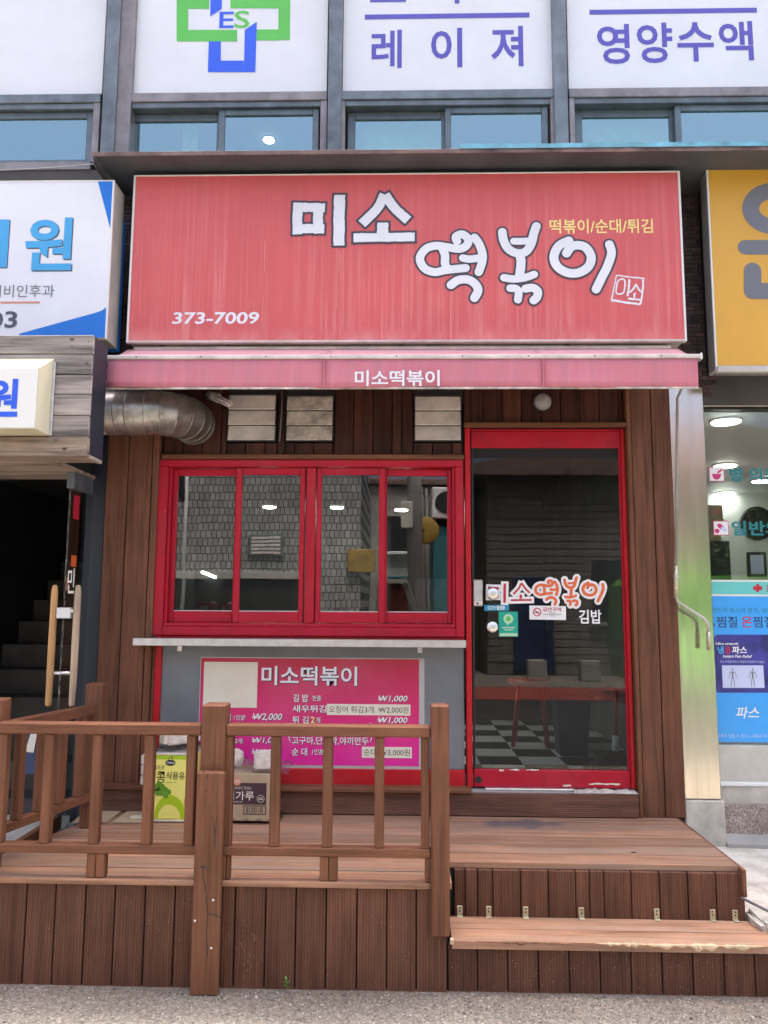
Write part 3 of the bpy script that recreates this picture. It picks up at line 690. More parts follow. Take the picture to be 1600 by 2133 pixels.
bx('backing', 'dark_void', F_, cl[0]-.02, cl[-1]+.0, .0, .012, .42, 2.40, 0); bx('backing', 'dark_void', F_, cr_[1]-.02, cr_[-1], .0, .012, .42, 2.40, 0)
# short boards under the awning (vents let in between them)
YB = -.03
zl0 = Z(640, 950, YB); zd0 = Z(1130, 884, YB)
VENT = [(475, 820, 577, 921), (596, 821, 696, 921), (862, 822, 962, 921)]
VR = [rect(*v, YB) for v in VENT]
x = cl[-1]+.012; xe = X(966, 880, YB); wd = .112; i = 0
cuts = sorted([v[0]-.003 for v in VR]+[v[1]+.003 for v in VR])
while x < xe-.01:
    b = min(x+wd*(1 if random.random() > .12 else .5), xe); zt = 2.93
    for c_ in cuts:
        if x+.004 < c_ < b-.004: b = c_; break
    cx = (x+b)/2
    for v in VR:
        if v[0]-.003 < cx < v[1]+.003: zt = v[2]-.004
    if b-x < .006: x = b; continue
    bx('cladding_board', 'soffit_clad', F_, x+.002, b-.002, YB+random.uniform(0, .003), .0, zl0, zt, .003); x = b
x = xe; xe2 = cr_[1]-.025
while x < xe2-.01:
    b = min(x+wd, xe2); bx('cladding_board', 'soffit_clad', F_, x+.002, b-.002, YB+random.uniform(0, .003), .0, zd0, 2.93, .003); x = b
for v in VR:                                             # boards above the vents
    pass
bx('moulding', 'stain_x', F_, cl[-1]+.012, xe-.0, YB-.028, YB-.002, zl0-.022, zl0+.006, .004)
bx('moulding', 'stain_x', F_, xe+.0, xe2+.02, YB-.034, YB-.002, zd0-.022, zd0+.006, .005)
# serving window
YW = -.045
wx0, wx1 = X(327, 963, YW)+.004, X(965, 963, YW)
wz1, wz0 = zl0-.024, Z(640, 1325, YW)
WN = bx('serving_window', 'red_paint', F_, wx0, wx1, YW, .06, wz1-.04, wz1, .004)     # the head bar carries the rest
ix0, ix1 = X(350, 1000, YW), X(948, 1000, YW)
bx('jamb', 'red_paint', WN, wx0, ix0, YW, .06, wz0, wz1-.04, .004); bx('jamb', 'red_paint', WN, ix1, wx1, YW, .06, wz0, wz1-.04, .004)
bx('jamb_bead', 'red_paint', WN, ix0, ix0+.016, YW+.02, .06, wz0+.07, wz1-.04, .003); bx('jamb_bead', 'red_paint', WN, ix1-.016, ix1, YW+.02, .06, wz0+.07, wz1-.04, .003)
bx('sill_bar', 'red_paint', WN, ix0, ix1, YW-.004, .06, wz0, wz0+.05, .004); bx('sill_track', 'red_paint', WN, ix0, ix1, YW+.012, .06, wz0+.05, wz0+.07, .003)
zs0, zs1 = wz0+.072, wz1-.044
def wsash(pa, pb, y, fwl, fwr):
    a, b = X(pa, 1130, y), X(pb, 1130, y); fb = .062; ft = .04
    bx('stile', 'red_paint', WN, a, a+fwl, y, y+.03, zs0, zs1, .004); bx('stile', 'red_paint', WN, b-fwr, b, y, y+.03, zs0, zs1, .004)
    bx('sash_rail', 'red_paint', WN, a+fwl, b-fwr, y+.002, y+.028, zs0, zs0+fb, .003); bx('sash_rail', 'red_paint', WN, a+fwl, b-fwr, y+.002, y+.028, zs1-ft, zs1, .003)
    bx('glazing_bead', 'louvre', WN, a+fwl, b-fwr, y+.010, y+.02, zs0+fb, zs0+fb+.006, .001)
    bx('pane', 'pane_glass', WN, a+fwl-.004, b-fwr+.004, y+.014, y+.018, zs0+fb-.004, zs1-ft+.004, 0)
wsash(356, 494, .012, .028, .02); wsash(488, 634, -.022, .036, .030); wsash(658, 802, -.022, .030, .036); wsash(799, 941, .012, .02, .024)
bx('meeting_post', 'red_paint', WN, X(636, 1130, YW+.01)+.001, X(656, 1130, YW+.01)-.001, YW+.012, .06, zs0, zs1, .003)
# counter shelf of metal
CS = thing('counter_shelf', 'narrow brushed metal counter shelf under the red serving window', 'shelf', (-.6, -.1, 1.3))
YH = -.15
hx0, hx1, hz0, hz1 = X(277, 1338, YH), X(971, 1340, YH), Z(600, 1347, YH), Z(600, 1332, YH)
bx('top', 'aluminium', CS, hx0, hx1, YH, YW-.002, hz0+.004, hz1, .003); bx('lip', 'aluminium', CS, hx0, hx1, YH-.006, YH-.0005, hz0, hz1+.002, .002)
for xx in (hx0+.25, hx1-.25): prism('bracket', 'aluminium', CS, [(xx-.012, hz0+.003), (xx+.012, hz0+.003), (xx+.012, hz0-.03), (xx-.012, hz0-.03)], YW-.07, YW-.003)
# panel under the counter
YG = -.015
zg0, zg1 = Z(640, 1600, YG), hz0-.012
lx0, lx1 = cl[-1]+.012, X(968, 1480, YG)
bx('grey_panel', 'grey_panel', F_, lx0+.036, lx1-.002, YG, .03, zg0, wz0-.001, .002)
bx('panel_frame', 'red_frame', F_, lx0+.0, lx0+.037, YG-.018, .0, .569, wz0-.001, .003)
bx('panel_frame', 'red_frame', F_, lx0+.038, lx1-.001, YG-.016, .03, .565, zg0, .003)
bx('panel_frame', 'red_frame', F_, lx0+.038, lx1-.001, YG-.012, -.002, wz0-.03, wz0-.001, .003)
bx('sill_board', 'stain_x', F_, cl[0]+.0, X(982, 1640, -.11), -.115, .0, .545, .568, .004)
bx('plinth_board', 'plank_x', F_, cl[0]+.0, cr_[1]-.03, -.085, .0, .424, .543, .003)
# door
YD = -.01
dx0, dx1 = X(967, 900, YD)+.001, cr_[1]-.027
dzt = zd0-.024
DR = bx('door', 'red_paint', F_, X(981, 900, YD), X(1291, 900, YD), YD, YD+.035, Z(1130, 933, YD), Z(1130, 898, YD), .003)   # top rail carries the leaf
bx('door_frame', 'red_frame', F_, dx0, X(980, 1100, YD), YD-.03, .05, .56, dzt, .004)
bx('door_frame', 'red_frame', F_, X(1292, 1000, YD)+.006, dx1, YD-.02, .05, .56, dzt, .004)
bx('door_frame', 'red_paint', F_, X(980, 1100, YD), X(1292, 1000, YD)+.006, YD-.012, .05, Z(1130, 898, YD)+.001, dzt, .003)
gx0, gx1 = X(981, 900, YD), X(1291, 900, YD); gz0, gz1 = Z(1150, 1604, YD), Z(1130, 933, YD)
bx('bottom_rail', 'red_paint', DR, gx0, gx1, YD-.004, YD+.035, Z(1150, 1641, YD), gz0, .004)
bx('stile', 'black_plastic', DR, gx0, gx0+.012, YD+.004, YD+.03, gz0, gz1, .002); bx('stile', 'red_paint', DR, gx1-.010, gx1, YD+.004, YD+.03, gz0, gz1, .002)
bx('door_pane', 'door_glass', DR, gx0+.010, gx1-.008, YD+.012, YD+.020, gz0-.004, gz1+.004, 0)
pc = at(997, 1624, YD-.004); lathe('bolt_hole', 'black_plastic', DR, (pc.x, YD-.007, pc.z), [(.018, 0), (.018, .006), (.010, .004)], 'y', 18)
for a, b, c_ in ((1227, 1292, 1633), (1062, 1082, 1603), (1097, 1122, 1603), (1040, 1050, 1604), (1172, 1190, 1636)):
    xa, xb, za, zb_ = rect(a, c_-2, b, c_+3, YD-.0055); N = 9; tp = [(xa+(xb-xa)*i/N, zb_-random.uniform(0, .5)*(zb_-za)) for i in range(N+1)]; bt = [(xa+(xb-xa)*i/N, za+random.uniform(0, .4)*(zb_-za)) for i in range(N, -1, -1)]
    mesh('paint_chip', [(u, YD-.0048, v) for u, v in tp+bt], [list(range(2*N+2))], 'sticker_cream', DR, recalc=False)
TH = bx('threshold', 'aluminium', F_, X(1010, 1648, -.03), X(1195, 1648, -.03), -.05, .03, .549, .560, .003)
bx('threshold_base', 'concrete', F_, dx0, dx1, -.075, .06, .5435, .549, .001)
V = []; Fm = []; N = 16
for i in range(N+1):
    x = X(1195, 1655, -.06)+(dx1-.01-X(1195, 1655, -.06))*i/N
    h = .549+abs(random.gauss(.006, .004)); V += [(x, -.080+random.uniform(-.006, .006), .547), (x, -.060, h), (x, -.02, h+.002), (x, .0, .547)]
mesh('broken_filler', V, [(4*i+k, 4*i+4+k, 4*i+5+k, 4*i+1+k) for i in range(N) for k in range(3)], 'stone', F_)
# lock, knobs and stickers on the door pane
YK = YD+.0115
def knob(c, r):
    q = at(c[0], c[1], YK); lathe('knob', 'chrome', DR, (q.x, YK, q.z), [(r*.55, .0), (r*.55, -.022), (r, -.026), (r, -.040), (r*.85, -.046), (r*.2, -.047)], 'y', 28)
x0, x1, z0, z1 = rect(985, 1207, 1006, 1263, YK-.02)
LK = bx('door_lock', 'chrome', DR, x0, x1, YK-.028, YK, z0, z1, .006); bx('keypad_cover', 'aluminium', LK, x0+.004, x1-.004, YK-.033, YK-.0285, z0+.03, z1-.004, .003)
q = at(995, 1257, YK-.03); lathe('key_hole', 'black_plastic', LK, (q.x, YK-.0285, q.z), [(.006, 0), (.006, -.003), (.004, -.003)], 'y', 14)
knob((1025, 1237), .034); knob((1024, 1306), .032)
YT = YK-.0008
tfm2 = remap(TFM, (608, 403, 868, 512), (1015, 1213, 1111, 1257)); tfd2 = remap(TFD, (862, 460, 1285, 637), (1111, 1199, 1261, 1265))
strokes('brush_outline', 'white_vinyl', DR, MISO, tfm2, YT, grow=3.0, cap=False); strokes('brush_lettering', 'crimson_vinyl', DR, MISO, tfm2, YT-.0022, grow=-2.2, rough=.05, cap=False)
strokes('brush_outline', 'white_vinyl', DR, DUK, tfd2, YT, grow=4.2); strokes('brush_lettering', 'orange_vinyl', DR, DUK, tfd2, YT-.0026, grow=-.6)
text('lettering', '김밥', 'white_vinyl', DR, (1206, 1270, 1253, 1299), YT, .02)
x0, x1, z0, z1 = rect(1009, 1260, 1060, 1272, YT); bx('camera_sticker', 'cyan_vinyl', DR, x0, x1, YT-.0006, YT, z0, z1, 0, (0, math.radians(-1), 0))
text('lettering', 'CCTV 촬영중', 'white_vinyl', DR, (1016, 1261.5, 1052, 1270.5), YT-.001, .03)
x0, x1, z0, z1 = rect(1039, 1274, 1079, 1326, YT); bx('notice_sticker', 'emerald_vinyl', DR, x0, x1, YT-.0006, YT, z0, z1, 0); band('notice_base', 'pale_green_vinyl', DR, (1041, 1319, 1078, 1325), YT-.0012)
disc('notice_disc', 'pale_green_vinyl', DR, (1059, 1289), 10, YT-.001); flat('notice_tail', 'pale_green_vinyl', DR, [(1054, 1296), (1062, 1298), (1056, 1303)], YT-.0011); disc('notice_leaf', 'green_vinyl', DR, (1059, 1289), 5, YT-.0014)
band('notice_line', 'pale_green_vinyl', DR, (1046, 1306, 1073, 1308.5), YT-.001); band('notice_line', 'pale_green_vinyl', DR, (1050, 1311, 1069, 1313), YT-.001)
x0, x1, z0, z1 = rect(1103, 1262, 1179, 1291, YT); bx('no_smoking_sticker', 'white_vinyl', DR, x0, x1, YT-.0008, YT, z0, z1, .0003, (0, math.radians(.7), 0))
text('lettering', '금연구역', 'crimson_vinyl', DR, (1131, 1265, 1169, 1274), YT-.0014, .02)
for k, (a, b) in enumerate(((1143, 1157), (1131, 1170), (1145, 1156))): band('print_line', 'grey_vinyl', DR, (a, 1276.5+3*k, b, 1277.6+3*k), YT-.0014)
RING = [([(1119+8*math.cos(2*math.pi*i/14), 1275+8*math.sin(2*math.pi*i/14)) for i in range(15)], 2), ([(1113.5, 1269.5), (1124.5, 1280.5)], 2)]
strokes('ban_ring', 'crimson_vinyl', DR, RING, lambda u, v, w_=0: (u, v, w_), YT-.0016); band('ban_cigarette', 'black_vinyl', DR, (1113, 1275, 1124, 1277), YT-.0013)
# ================================================================== menu banner
YM = -.018
MN = thing('menu_banner', 'magenta and red price banner with white lettering taped to the grey panel', 'banner', at(640, 1592, YM))
mx0, mx1, mz0, mz1 = rect(416, 1372, 873, 1594, YM); mx0 -= .0
bx('backing_film', 'banner_film', MN, mx0-.005, mx1+.03, YM+.0004, YM+.0025, mz0-.02, mz1+.006, .0005)
bx('sheet', 'banner_pink', MN, mx0, mx1, YM-.0012, YM, mz0, mz1, .0004)
YQ = YM-.002
band('picture_card', 'sticker_cream', MN, (424, 1379, 536, 1474), YQ)
for d_, m_, yy in ((1.5, 'black_vinyl', YQ), (0, 'letter_white', YQ-.0008)): text('title', '미소떡볶이', m_, MN, (545+d_, 1388+d_, 744+d_, 1428+d_), yy, .028 if m_ == 'black_vinyl' else .018)
def mt(s, box, b=.014, m_='white_vinyl', sh=0):
    if s[0] == '₩':
        s = 'W'+s[1:]; w_ = (box[2]-box[0])*.27; ym = (box[1]+box[3])/2
        band('won_bar', m_, MN, (box[0]-1.5, ym-2.6, box[0]+w_, ym-1.2), YQ-.0011); band('won_bar', m_, MN, (box[0]-1.5, ym+.6, box[0]+w_, ym+2.0), YQ-.0011)
    text('lettering', s, 'black_vinyl', MN, (box[0]+1.2, box[1]+1.2, box[2]+1.2, box[3]+1.2), YQ, b, sh); text('lettering', s, m_, MN, box, YQ-.0007, b, sh)
mt('김 밥', (611, 1446, 642, 1462)); mt('한줄', (651, 1449, 669, 1460), .005); mt('₩1,000', (789, 1449, 849, 1463), .014, sh=.2)
mt('새우튀김', (609, 1469, 680, 1484)); mt('튀 김', (609, 1492, 643, 1507)); mt('2', (647, 1493, 656, 1506), .02, 'yellow_vinyl'); mt('개', (658, 1494, 667, 1506), .008); mt('₩1,000', (788, 1494, 849, 1508), .014, sh=.2)
mt('이', (470, 1487, 481, 1502)); mt('1인분', (487, 1489, 511, 1500), .006, sh=.15); mt('₩2,000', (527, 1486, 588, 1502), .014, sh=.2)
mt('3개', (487, 1514, 505, 1525), .006); mt('₩1,000', (527, 1512, 587, 1527), .014, sh=.2)
mt('오징어,김말이,야채', (611, 1511, 768, 1528), .012); mt('(', (600, 1505, 606, 1545), .0); mt(')', (771, 1505, 777, 1545), .0); mt('고구마,단호박,야끼만두', (608, 1535, 768, 1552), .012)
mt('2개', (488, 1538, 505, 1549), .006); mt('₩1,000', (526, 1536, 586, 1550), .014, sh=.2)
mt('2개', (488, 1562, 505, 1573), .006); mt('₩1,000', (526, 1560, 586, 1575), .014, sh=.2)
mt('순 대', (608, 1558, 640, 1574)); mt('1인분', (650, 1560, 675, 1572), .006, sh=.15)
for bxp, s in (((681, 1467, 855, 1490), '오징어 튀김3개  W2,000원'), ((754, 1556, 858, 1579), '순대 W3,000원')):
    band('price_sticker', 'sticker_cream', MN, bxp, YQ-.0018); text('lettering', s, 'black_vinyl', MN, (bxp[0]+4, bxp[1]+4, bxp[2]-4, bxp[3]-4), YQ-.0024, .0)
    wx = bxp[2]-4-62; band('won_bar', 'black_vinyl', MN, (wx-1, (bxp[1]+bxp[3])/2-.5, wx+11, (bxp[1]+bxp[3])/2+.7), YQ-.0027)
# ================================================================== vents, lamps, duct under the awning
for i, (v, lab) in enumerate(zip(VR, ('white louvred wall vent beside the lamp and exhaust duct', 'stained white louvred wall vent, middle of the three', 'white louvred wall vent next to the red door frame'))):
    t = thing('wall_vent', lab, 'vent', ((v[0]+v[1])/2, YB, v[2]), 'louvred vents under the awning')
    a, b, c, d = v; d = c+(b-a)*.99
    fw = .006
    for q_ in ((a, a+fw, c, d), (b-fw, b, c, d)): bx('frame_side', 'black_plastic', t, q_[0], q_[1], YB-.02, .0, q_[2], q_[3], .002)
    bx('frame_end', 'black_plastic', t, a+fw, b-fw, YB-.02, .0, c, c+fw, .002); bx('frame_end', 'black_plastic', t, a+fw, b-fw, YB-.02, .0, d-fw, d, .002)
    bx('back_plate', 'dark_void', t, a+fw, b-fw, -.010, -.002, c+fw, d-fw, 0)
    hh = (d-c-2*fw)/3; m_ = 'louvre_stained' if i == 1 else 'louvre'
    for k in range(3):
        z0 = c+fw+k*hh; x0, x1 = a+fw+.002, b-fw-.002
        V = [(x0, YB-.030, z0+.004), (x1, YB-.030, z0+.004), (x1, YB-.008, z0+hh-.002), (x0, YB-.008, z0+hh-.002), (x0, YB-.026, z0), (x1, YB-.026, z0), (x1, YB-.003, z0+hh-.006), (x0, YB-.003, z0+hh-.006)]
        mesh('slat', V, [(0, 1, 2, 3), (4, 5, 6, 7), (0, 1, 5, 4), (3, 2, 6, 7), (0, 3, 7, 4), (1, 2, 6, 5)], m_, t)
    if i == 0: tube('cord', 'cable', t, [(b+.02, YB-.012, c+.0), (b+.028, YB-.012, (c+d)/2), (b+.03, YB-.012, d+.02)], .005, 6)
DT = thing('exhaust_duct', 'dented galvanised exhaust duct with a bend, running into the wall under the awning', 'duct', (-1.5, -.4, 2.5))
dz = Z(300, 860, -.30); R0 = .121
path = [(-2.15+.06*i, -.37) for i in range(13)]
cxd, cyd = -1.40, -.30
path = [(-2.1, cyd), (-1.9, cyd), (-1.78, cyd), (-1.74, cyd), (-1.68, cyd), (-1.62, cyd), (-1.56, cyd)]
arc = [(-1.40+.18*math.sin(a), cyd+.18-.18*math.cos(a)) for a in [math.radians(x_) for x_ in (0, 18, 36, 54, 72, 90)]]
pts = path+[(-1.50, cyd)]+arc+[(-1.22, -.05), (-1.22, .0)]
pts = [Vector((a, b, dz)) for a, b in pts]
pts = [p_ for i, p_ in enumerate(pts) if i == 0 or (p_-pts[i-1]).length > .012]
RV, _f = tubeVF(pts, R0, 36, False)
for i in range(len(pts)-1):
    m_ = 'duct_tape' if i == 4 else 'duct_metal'; g_ = 1.012 if i % 2 else 1.0; A_ = [pts[i]+(v-pts[i])*g_ for v in RV[36*i:36*i+36]]; B_ = [pts[i+1]+(v-pts[i+1])*g_ for v in RV[36*i+36:36*i+72]]
    rows = []
    for t_, k_ in ((0, 1.0), (0, 1.022), (.06, 1.022), (.10, 1.0), (.97, 1.0), (1, .99)):
        c_ = pts[i].lerp(pts[i+1], t_); rows += [c_+(a_.lerp(b_, t_)-c_)*k_ for a_, b_ in zip(A_, B_)]
    o = mesh('duct_section', rows, [(36*j+k_, 36*j+(k_+1) % 36, 36*j+36+(k_+1) % 36, 36*j+36+k_) for j in range(5) for k_ in range(36)], m_, DT, smooth=True)
LP = thing('bulb_lamp', 'compact fluorescent bulb in a glass shade beside the duct end', 'lamp', at(455, 832, -.2))
c0 = at(452, 829, -.22); dirv = Vector((.75, -.35, -.42)).normalized()
tube('socket', 'lamp_grey', LP, [at(436, 824, -.03), c0-dirv*.02, c0+dirv*.015], .026, 16)
tube('shade', 'lamp_glass', LP, [c0+dirv*.0, c0+dirv*.03, c0+dirv*.055], .05, 24, False, [.03, .052, .056])
sd = dirv.orthogonal().normalized(); s2 = dirv.cross(sd)
for k in range(2):
    o = (sd if k else -sd)*.010
    tube('bulb_tube', 'lamp_tube', LP, [c0+o+s2*.009, c0+o+s2*.009+dirv*.10, c0+o+s2*.004+dirv*.108, c0+o-s2*.004+dirv*.108, c0+o-s2*.009+dirv*.10, c0+o-s2*.009], .0065, 10)
DL = thing('dome_lamp', 'small unlit round dome lamp on the timber above the door', 'lamp', at(1130, 838, YB))
q = at(1130, 838, YB); lathe('dome', 'lamp_grey', DL, (q.x, YB, q.z), [(.05, .0), (.05, -.012), (.046, -.022), (.038, -.034), (.022, -.043), (.006, -.046)], 'y', 28); lathe('base_ring', 'black_plastic', DL, (q.x, YB, q.z), [(.054, .002), (.054, -.008), (.051, -.010)], 'y', 28)
# ================================================================== pillar
PL = thing('steel_pillar', 'stainless steel clad pillar on a pale stone base between the shops', 'pillar', (1.65, 0, .28))
pxa, pxb = cr_[-1]+.006, X(1484, 1230, -.02)
bx('steel_cladding', 'stainless', PL, pxa, pxb, -.02, .16, Z(1470, 1666, -.02), 2.82, .006)
bx('stone_base', 'stone', PL, pxa, pxb+.012, -.03, .16, .20, Z(1470, 1666, -.02)-.002, .006)
bx('rusty_seam', 'grey_brown_x', PL, pxa-.006, pxa+.004, -.03, -.0, .42, .75, .001)
# ================================================================== deck
DK = thing('wooden_deck', 'low brown stained timber deck with two steps in front of the shop', 'deck', (-.2, -.6, 0))
def onz_(px, py, z): d = _ray(px, py); return CAM+d*((z-CAM.z)/d.z)
ZD = .42; YF = -1.09; YS2 = -.845
nb = 8; bwid = (-.04-YF)/nb
for i in range(nb):
    y1 = -.04-bwid*i; y0 = y1-bwid+.004; ym = (y0+y1)/2; xl = -1.585+.30*(ym+.05)
    xr = 1.478 if y0 > YS2-.06 else .205
    if y0 > YS2-.06 and y0 < YS2: y0 = YS2-.018
    V = [(xl+.3*(y0-ym), y0), (xr, y0), (xr, y1), (xl+.3*(y1-ym), y1)]; dzr = random.uniform(-.0012, .0012)
    if i >= 6: pass
    hexa('deck_board', 'deck_x', DK, [(a, b, ZD-.024) for a, b in V], [(a, b, ZD+dzr) for a, b in V])
    if y0 <= YS2 and xr > 1 and False: pass
hp = onz_(1320, 1775, ZD+.002); bx('bolt_hole', 'black_plastic', DK, hp.x-.012, hp.x+.012, hp.y-.006, hp.y+.006, ZD+.0014, ZD+.0022, .0003)
bx('edge_strip', 'stain_y', DK, 1.4795, 1.497, YS2-.015, -.05, .30, ZD-.004, .003)
bx('side_panel', 'concrete', DK, 1.46, 1.478, YS2+.01, -.05, .0, ZD-.026, .002)
bx('nosing', 'tread_x', DK, -1.90, .115, YF-.014, YF-.001, ZD-.022, ZD+.001, .003)
# front boards
xs = [X(p_, 2058, YF) for p_ in (-85, -21, 43, 104, 168, 230, 294, 357, 400)]
xs2 = [X(p_, 2058, YF) for p_ in (455, 484, 549, 613, 677, 742, 805, 867, 932)]
for L_ in (xs, xs2):
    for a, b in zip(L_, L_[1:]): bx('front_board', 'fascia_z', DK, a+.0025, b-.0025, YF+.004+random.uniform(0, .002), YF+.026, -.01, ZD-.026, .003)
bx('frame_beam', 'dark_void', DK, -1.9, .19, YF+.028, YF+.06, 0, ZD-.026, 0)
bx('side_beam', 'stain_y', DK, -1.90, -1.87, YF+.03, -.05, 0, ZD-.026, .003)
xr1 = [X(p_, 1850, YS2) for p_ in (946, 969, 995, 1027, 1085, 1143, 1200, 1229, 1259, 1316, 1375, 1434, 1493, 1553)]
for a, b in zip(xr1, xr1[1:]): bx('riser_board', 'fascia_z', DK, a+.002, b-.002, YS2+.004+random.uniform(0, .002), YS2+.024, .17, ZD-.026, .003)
bx('riser_backing', 'dark_void', DK, .20, 1.455, YS2+.026, YS2+.05, 0, ZD-.026, 0)
xt1 = 1.98
for i, (y0, y1) in enumerate(((-1.095, -.972), (-.968, YS2+.003))):
    hexa('tread_board', 'tread_x', DK, [(.205, y0, .170), (xt1, y0, .170), (xt1, y1, .170), (.205, y1, .170)], [(.205, y0, .199), (xt1, y0, .197), (xt1, y1, .197), (.205, y1, .199)])
for k, (bxp) in enumerate((958, 1018, 1095, 1211, 1368, 1484, 1531)):
    x = X(bxp, 1885, YS2); h = bx('hinge_plate', 'zinc', DK, x-.012, x+.012, YS2+.0005, YS2+.0035, .200, .243, .001)
    bx('hinge_foot', 'zinc', h, x-.012, x+.012, YS2-.018, YS2+.0005, .2005, .203, .0008)
    for zz in (.218, .232): bx('screw', 'black_plastic', h, x-.003, x+.003, YS2-.001, YS2+.0005, zz, zz+.006, 0)
YR2 = -1.078
xr2 = [X(p_, 2020, YR2) for p_ in (933, 995, 1058, 1122, 1186, 1251, 1315, 1380, 1444, 1509, 1573, 1640)]
for a, b in zip(xr2, xr2[1:]): bx('riser_board', 'fascia_speck', DK, a+.002, b-.002, YR2+random.uniform(0, .002), YR2+.022, -.01, .169, .003)
bx('riser_backing', 'dark_void', DK, .19, xt1-.02, YR2+.024, YR2+.05, 0, .169, 0)
# splintered front edges of bare wood
def splinter(name, xa, xb, y, z, amp, hh, mat='bare_x'):
    V = []; N = 60; ph = random.uniform(0, 6)
    for i in range(N+1):
        x = xa+(xb-xa)*i/N; tp = max(.02, math.sin(math.pi*i/N))**.6*(.55+.3*math.sin(i*.31+ph)+.25*math.sin(i*.83+ph)); e = amp*tp*(.4+.6*random.random()); s_ = random.uniform(-.003, .003)*tp
        V += [(x, y-.0015-e*.3, z+.0015+s_*.2), (x, y-.002-e*.5+s_, z-hh*.5*tp), (x, y-.001, z-hh*tp-e*.4+s_)]
    for i in range(N+1): x = xa+(xb-xa)*i/N; tp = max(.02, math.sin(math.pi*i/N))**.6*(.55+.3*math.sin(i*.31+ph)+.25*math.sin(i*.83+ph)); V.append((x, y+(.010+amp*random.random())*tp, z+.0012))
    F = [(3*i+k, 3*i+3+k, 3*i+4+k, 3*i+1+k) for i in range(N) for k in (0, 1)]; b0 = 3*(N+1)
    F += [(3*i, 3*i+3, b0+i+1, b0+i) for i in range(N)]
    return mesh(name, V, F, mat, DK)
splinter('splintered_edge', .79, 1.05, -1.095, .1985, .010, .010); splinter('splintered_edge', .98, 1.46, -1.096, .1982, .016, .020); splinter('worn_edge', .3, .78, -1.095, .1992, .004, .010, 'tread_x')
bx('side_board', 'tread_x', DK, xt1, xt1+.02, -1.09, YS2, .0, .19, .003)
# ================================================================== railings
RL = thing('front_railing', 'brown timber railing with balusters along the front edge of the deck', 'railing', (-.8, YF, 0))
yA, yB = YF-.005, YF+.045
zt0, zt1 = 1.000, 1.046; zl_, zh_ = .517, .553
P1a, P1b = X(420, 1500, YF-.02), X(470, 1500, YF-.02)
bx('post', 'stain_z', RL, P1a, P1b, YF-.022, YF+.075, .05, 1.128, .006)
bx('post_cover_board', 'stain_z', RL, X(403, 1830, YF-.06), X(459, 1830, YF-.06)+.002, YF-.062, YF-.0225, 0, .862, .005)
# cracks in the cover board
yk = YF-.0628
CRK = [([(423, 1802), (424, 1830), (428, 1850), (431, 1880), (433, 1905), (430, 1940), (432, 1990)], 1.6), ([(433, 1903), (448, 1906), (458, 1911)], 2), ([(441, 1700), (447, 1730), (446, 1770), (452, 1700)], 1.4), ([(418, 1806), (428, 1806)], 3)]
strokes('crack', 'black_plastic', RL, CRK, lambda u, v, w_=0: (u, v, w_), yk, rough=.4)
for c_ in ((444, 1875), (406, 1918), (440, 1975)): disc('nail_head', 'clean_white', RL, c_, 2.2, yk-.0003, 10)
for c_ in ((424, 1608), (441, 1604), (431, 1618), (429, 1648)): disc('nail_hole', 'black_plastic', RL, c_, 1.8, yk-.0003, 10)
P2a, P2b = X(896, 1600, YF-.02), X(936, 1600, YF-.02)
bx('post', 'stain_z', RL, P2a+.004, P2b, YF-.030, YF+.060, .222, 1.135, .006)
bx('nosing_block', 'bare_x', RL, P2b+.000, P2b+.014, YF-.034, YF-.012, .196, .217, .002)
for a, b in ((-1.92, P1a-.001), (P1b+.001, P2a+.003)):
    bx('top_rail', 'stain_x', RL, a, b, yA-.008, yB+.006, zt0, zt1, .005); bx('bottom_rail', 'stain_x', RL, a, b, yA, yB, zl_, zh_, .004)
def bal(px, y0=yA+.002, y1=yB-.004, w_=.040):
    x = X(px, 1640, y0); bx('baluster', 'stain_z', RL, x-w_/2+random.uniform(-.001, .001), x+w_/2, y0, y1, zh_+.0005, zt0-.0005, .004)
for px in (-92, -1, 96, 198, 307, 395): bal(px)
for px in (474, 572, 682, 790, 886): bal(px, w_=.036 if px in (474, 886) else .040)
for px, w_ in ((198, .075), (684, .072), (470, .03), (893, .03)):
    x = X(px, 1800, yA); bx('rail_block', 'stain_z', RL, x-w_/2, x-.001, yA+.003, yB-.003, ZD+.001, zl_-.0005, .003); bx('rail_block', 'stain_z', RL, x+.001, x+w_/2, yA+.004, yB-.003, ZD+.001, zl_-.0005, .003)
SR = thing('side_railing', 'brown timber railing with balusters closing the left side of the deck', 'railing', (-1.66, -.7, .42))
ya_, yb_ = -.385, -1.02; xa_, xb_ = -1.60, -1.752
bx('post', 'stain_z', SR, -1.633, -1.545, -.40, -.315, ZD+.001, 1.138, .006)
bx('post', 'stain_z', SR, -1.80, -1.715, -1.075, -.99, ZD+.001, 1.138, .006)
def slant(name, z0, z1, wd=.03):
    V = [(xa_-wd, ya_), (xa_+wd, ya_), (xb_+wd, yb_+.03), (xb_-wd, yb_+.03)]; hexa(name, 'stain_y', SR, [(a, b, z0) for a, b in V], [(a, b, z1) for a, b in V])
slant('top_rail', .985, 1.03, .03); slant('bottom_rail', .555, .592, .024)
for t_ in (.12, .34, .56, .78, .95):
    x = xa_+(xb_-xa_)*t_; y = ya_+(yb_-ya_)*t_; bx('baluster', 'stain_z', SR, x-.02, x+.02, y-.022, y+.022, .5925, .9845, .004)
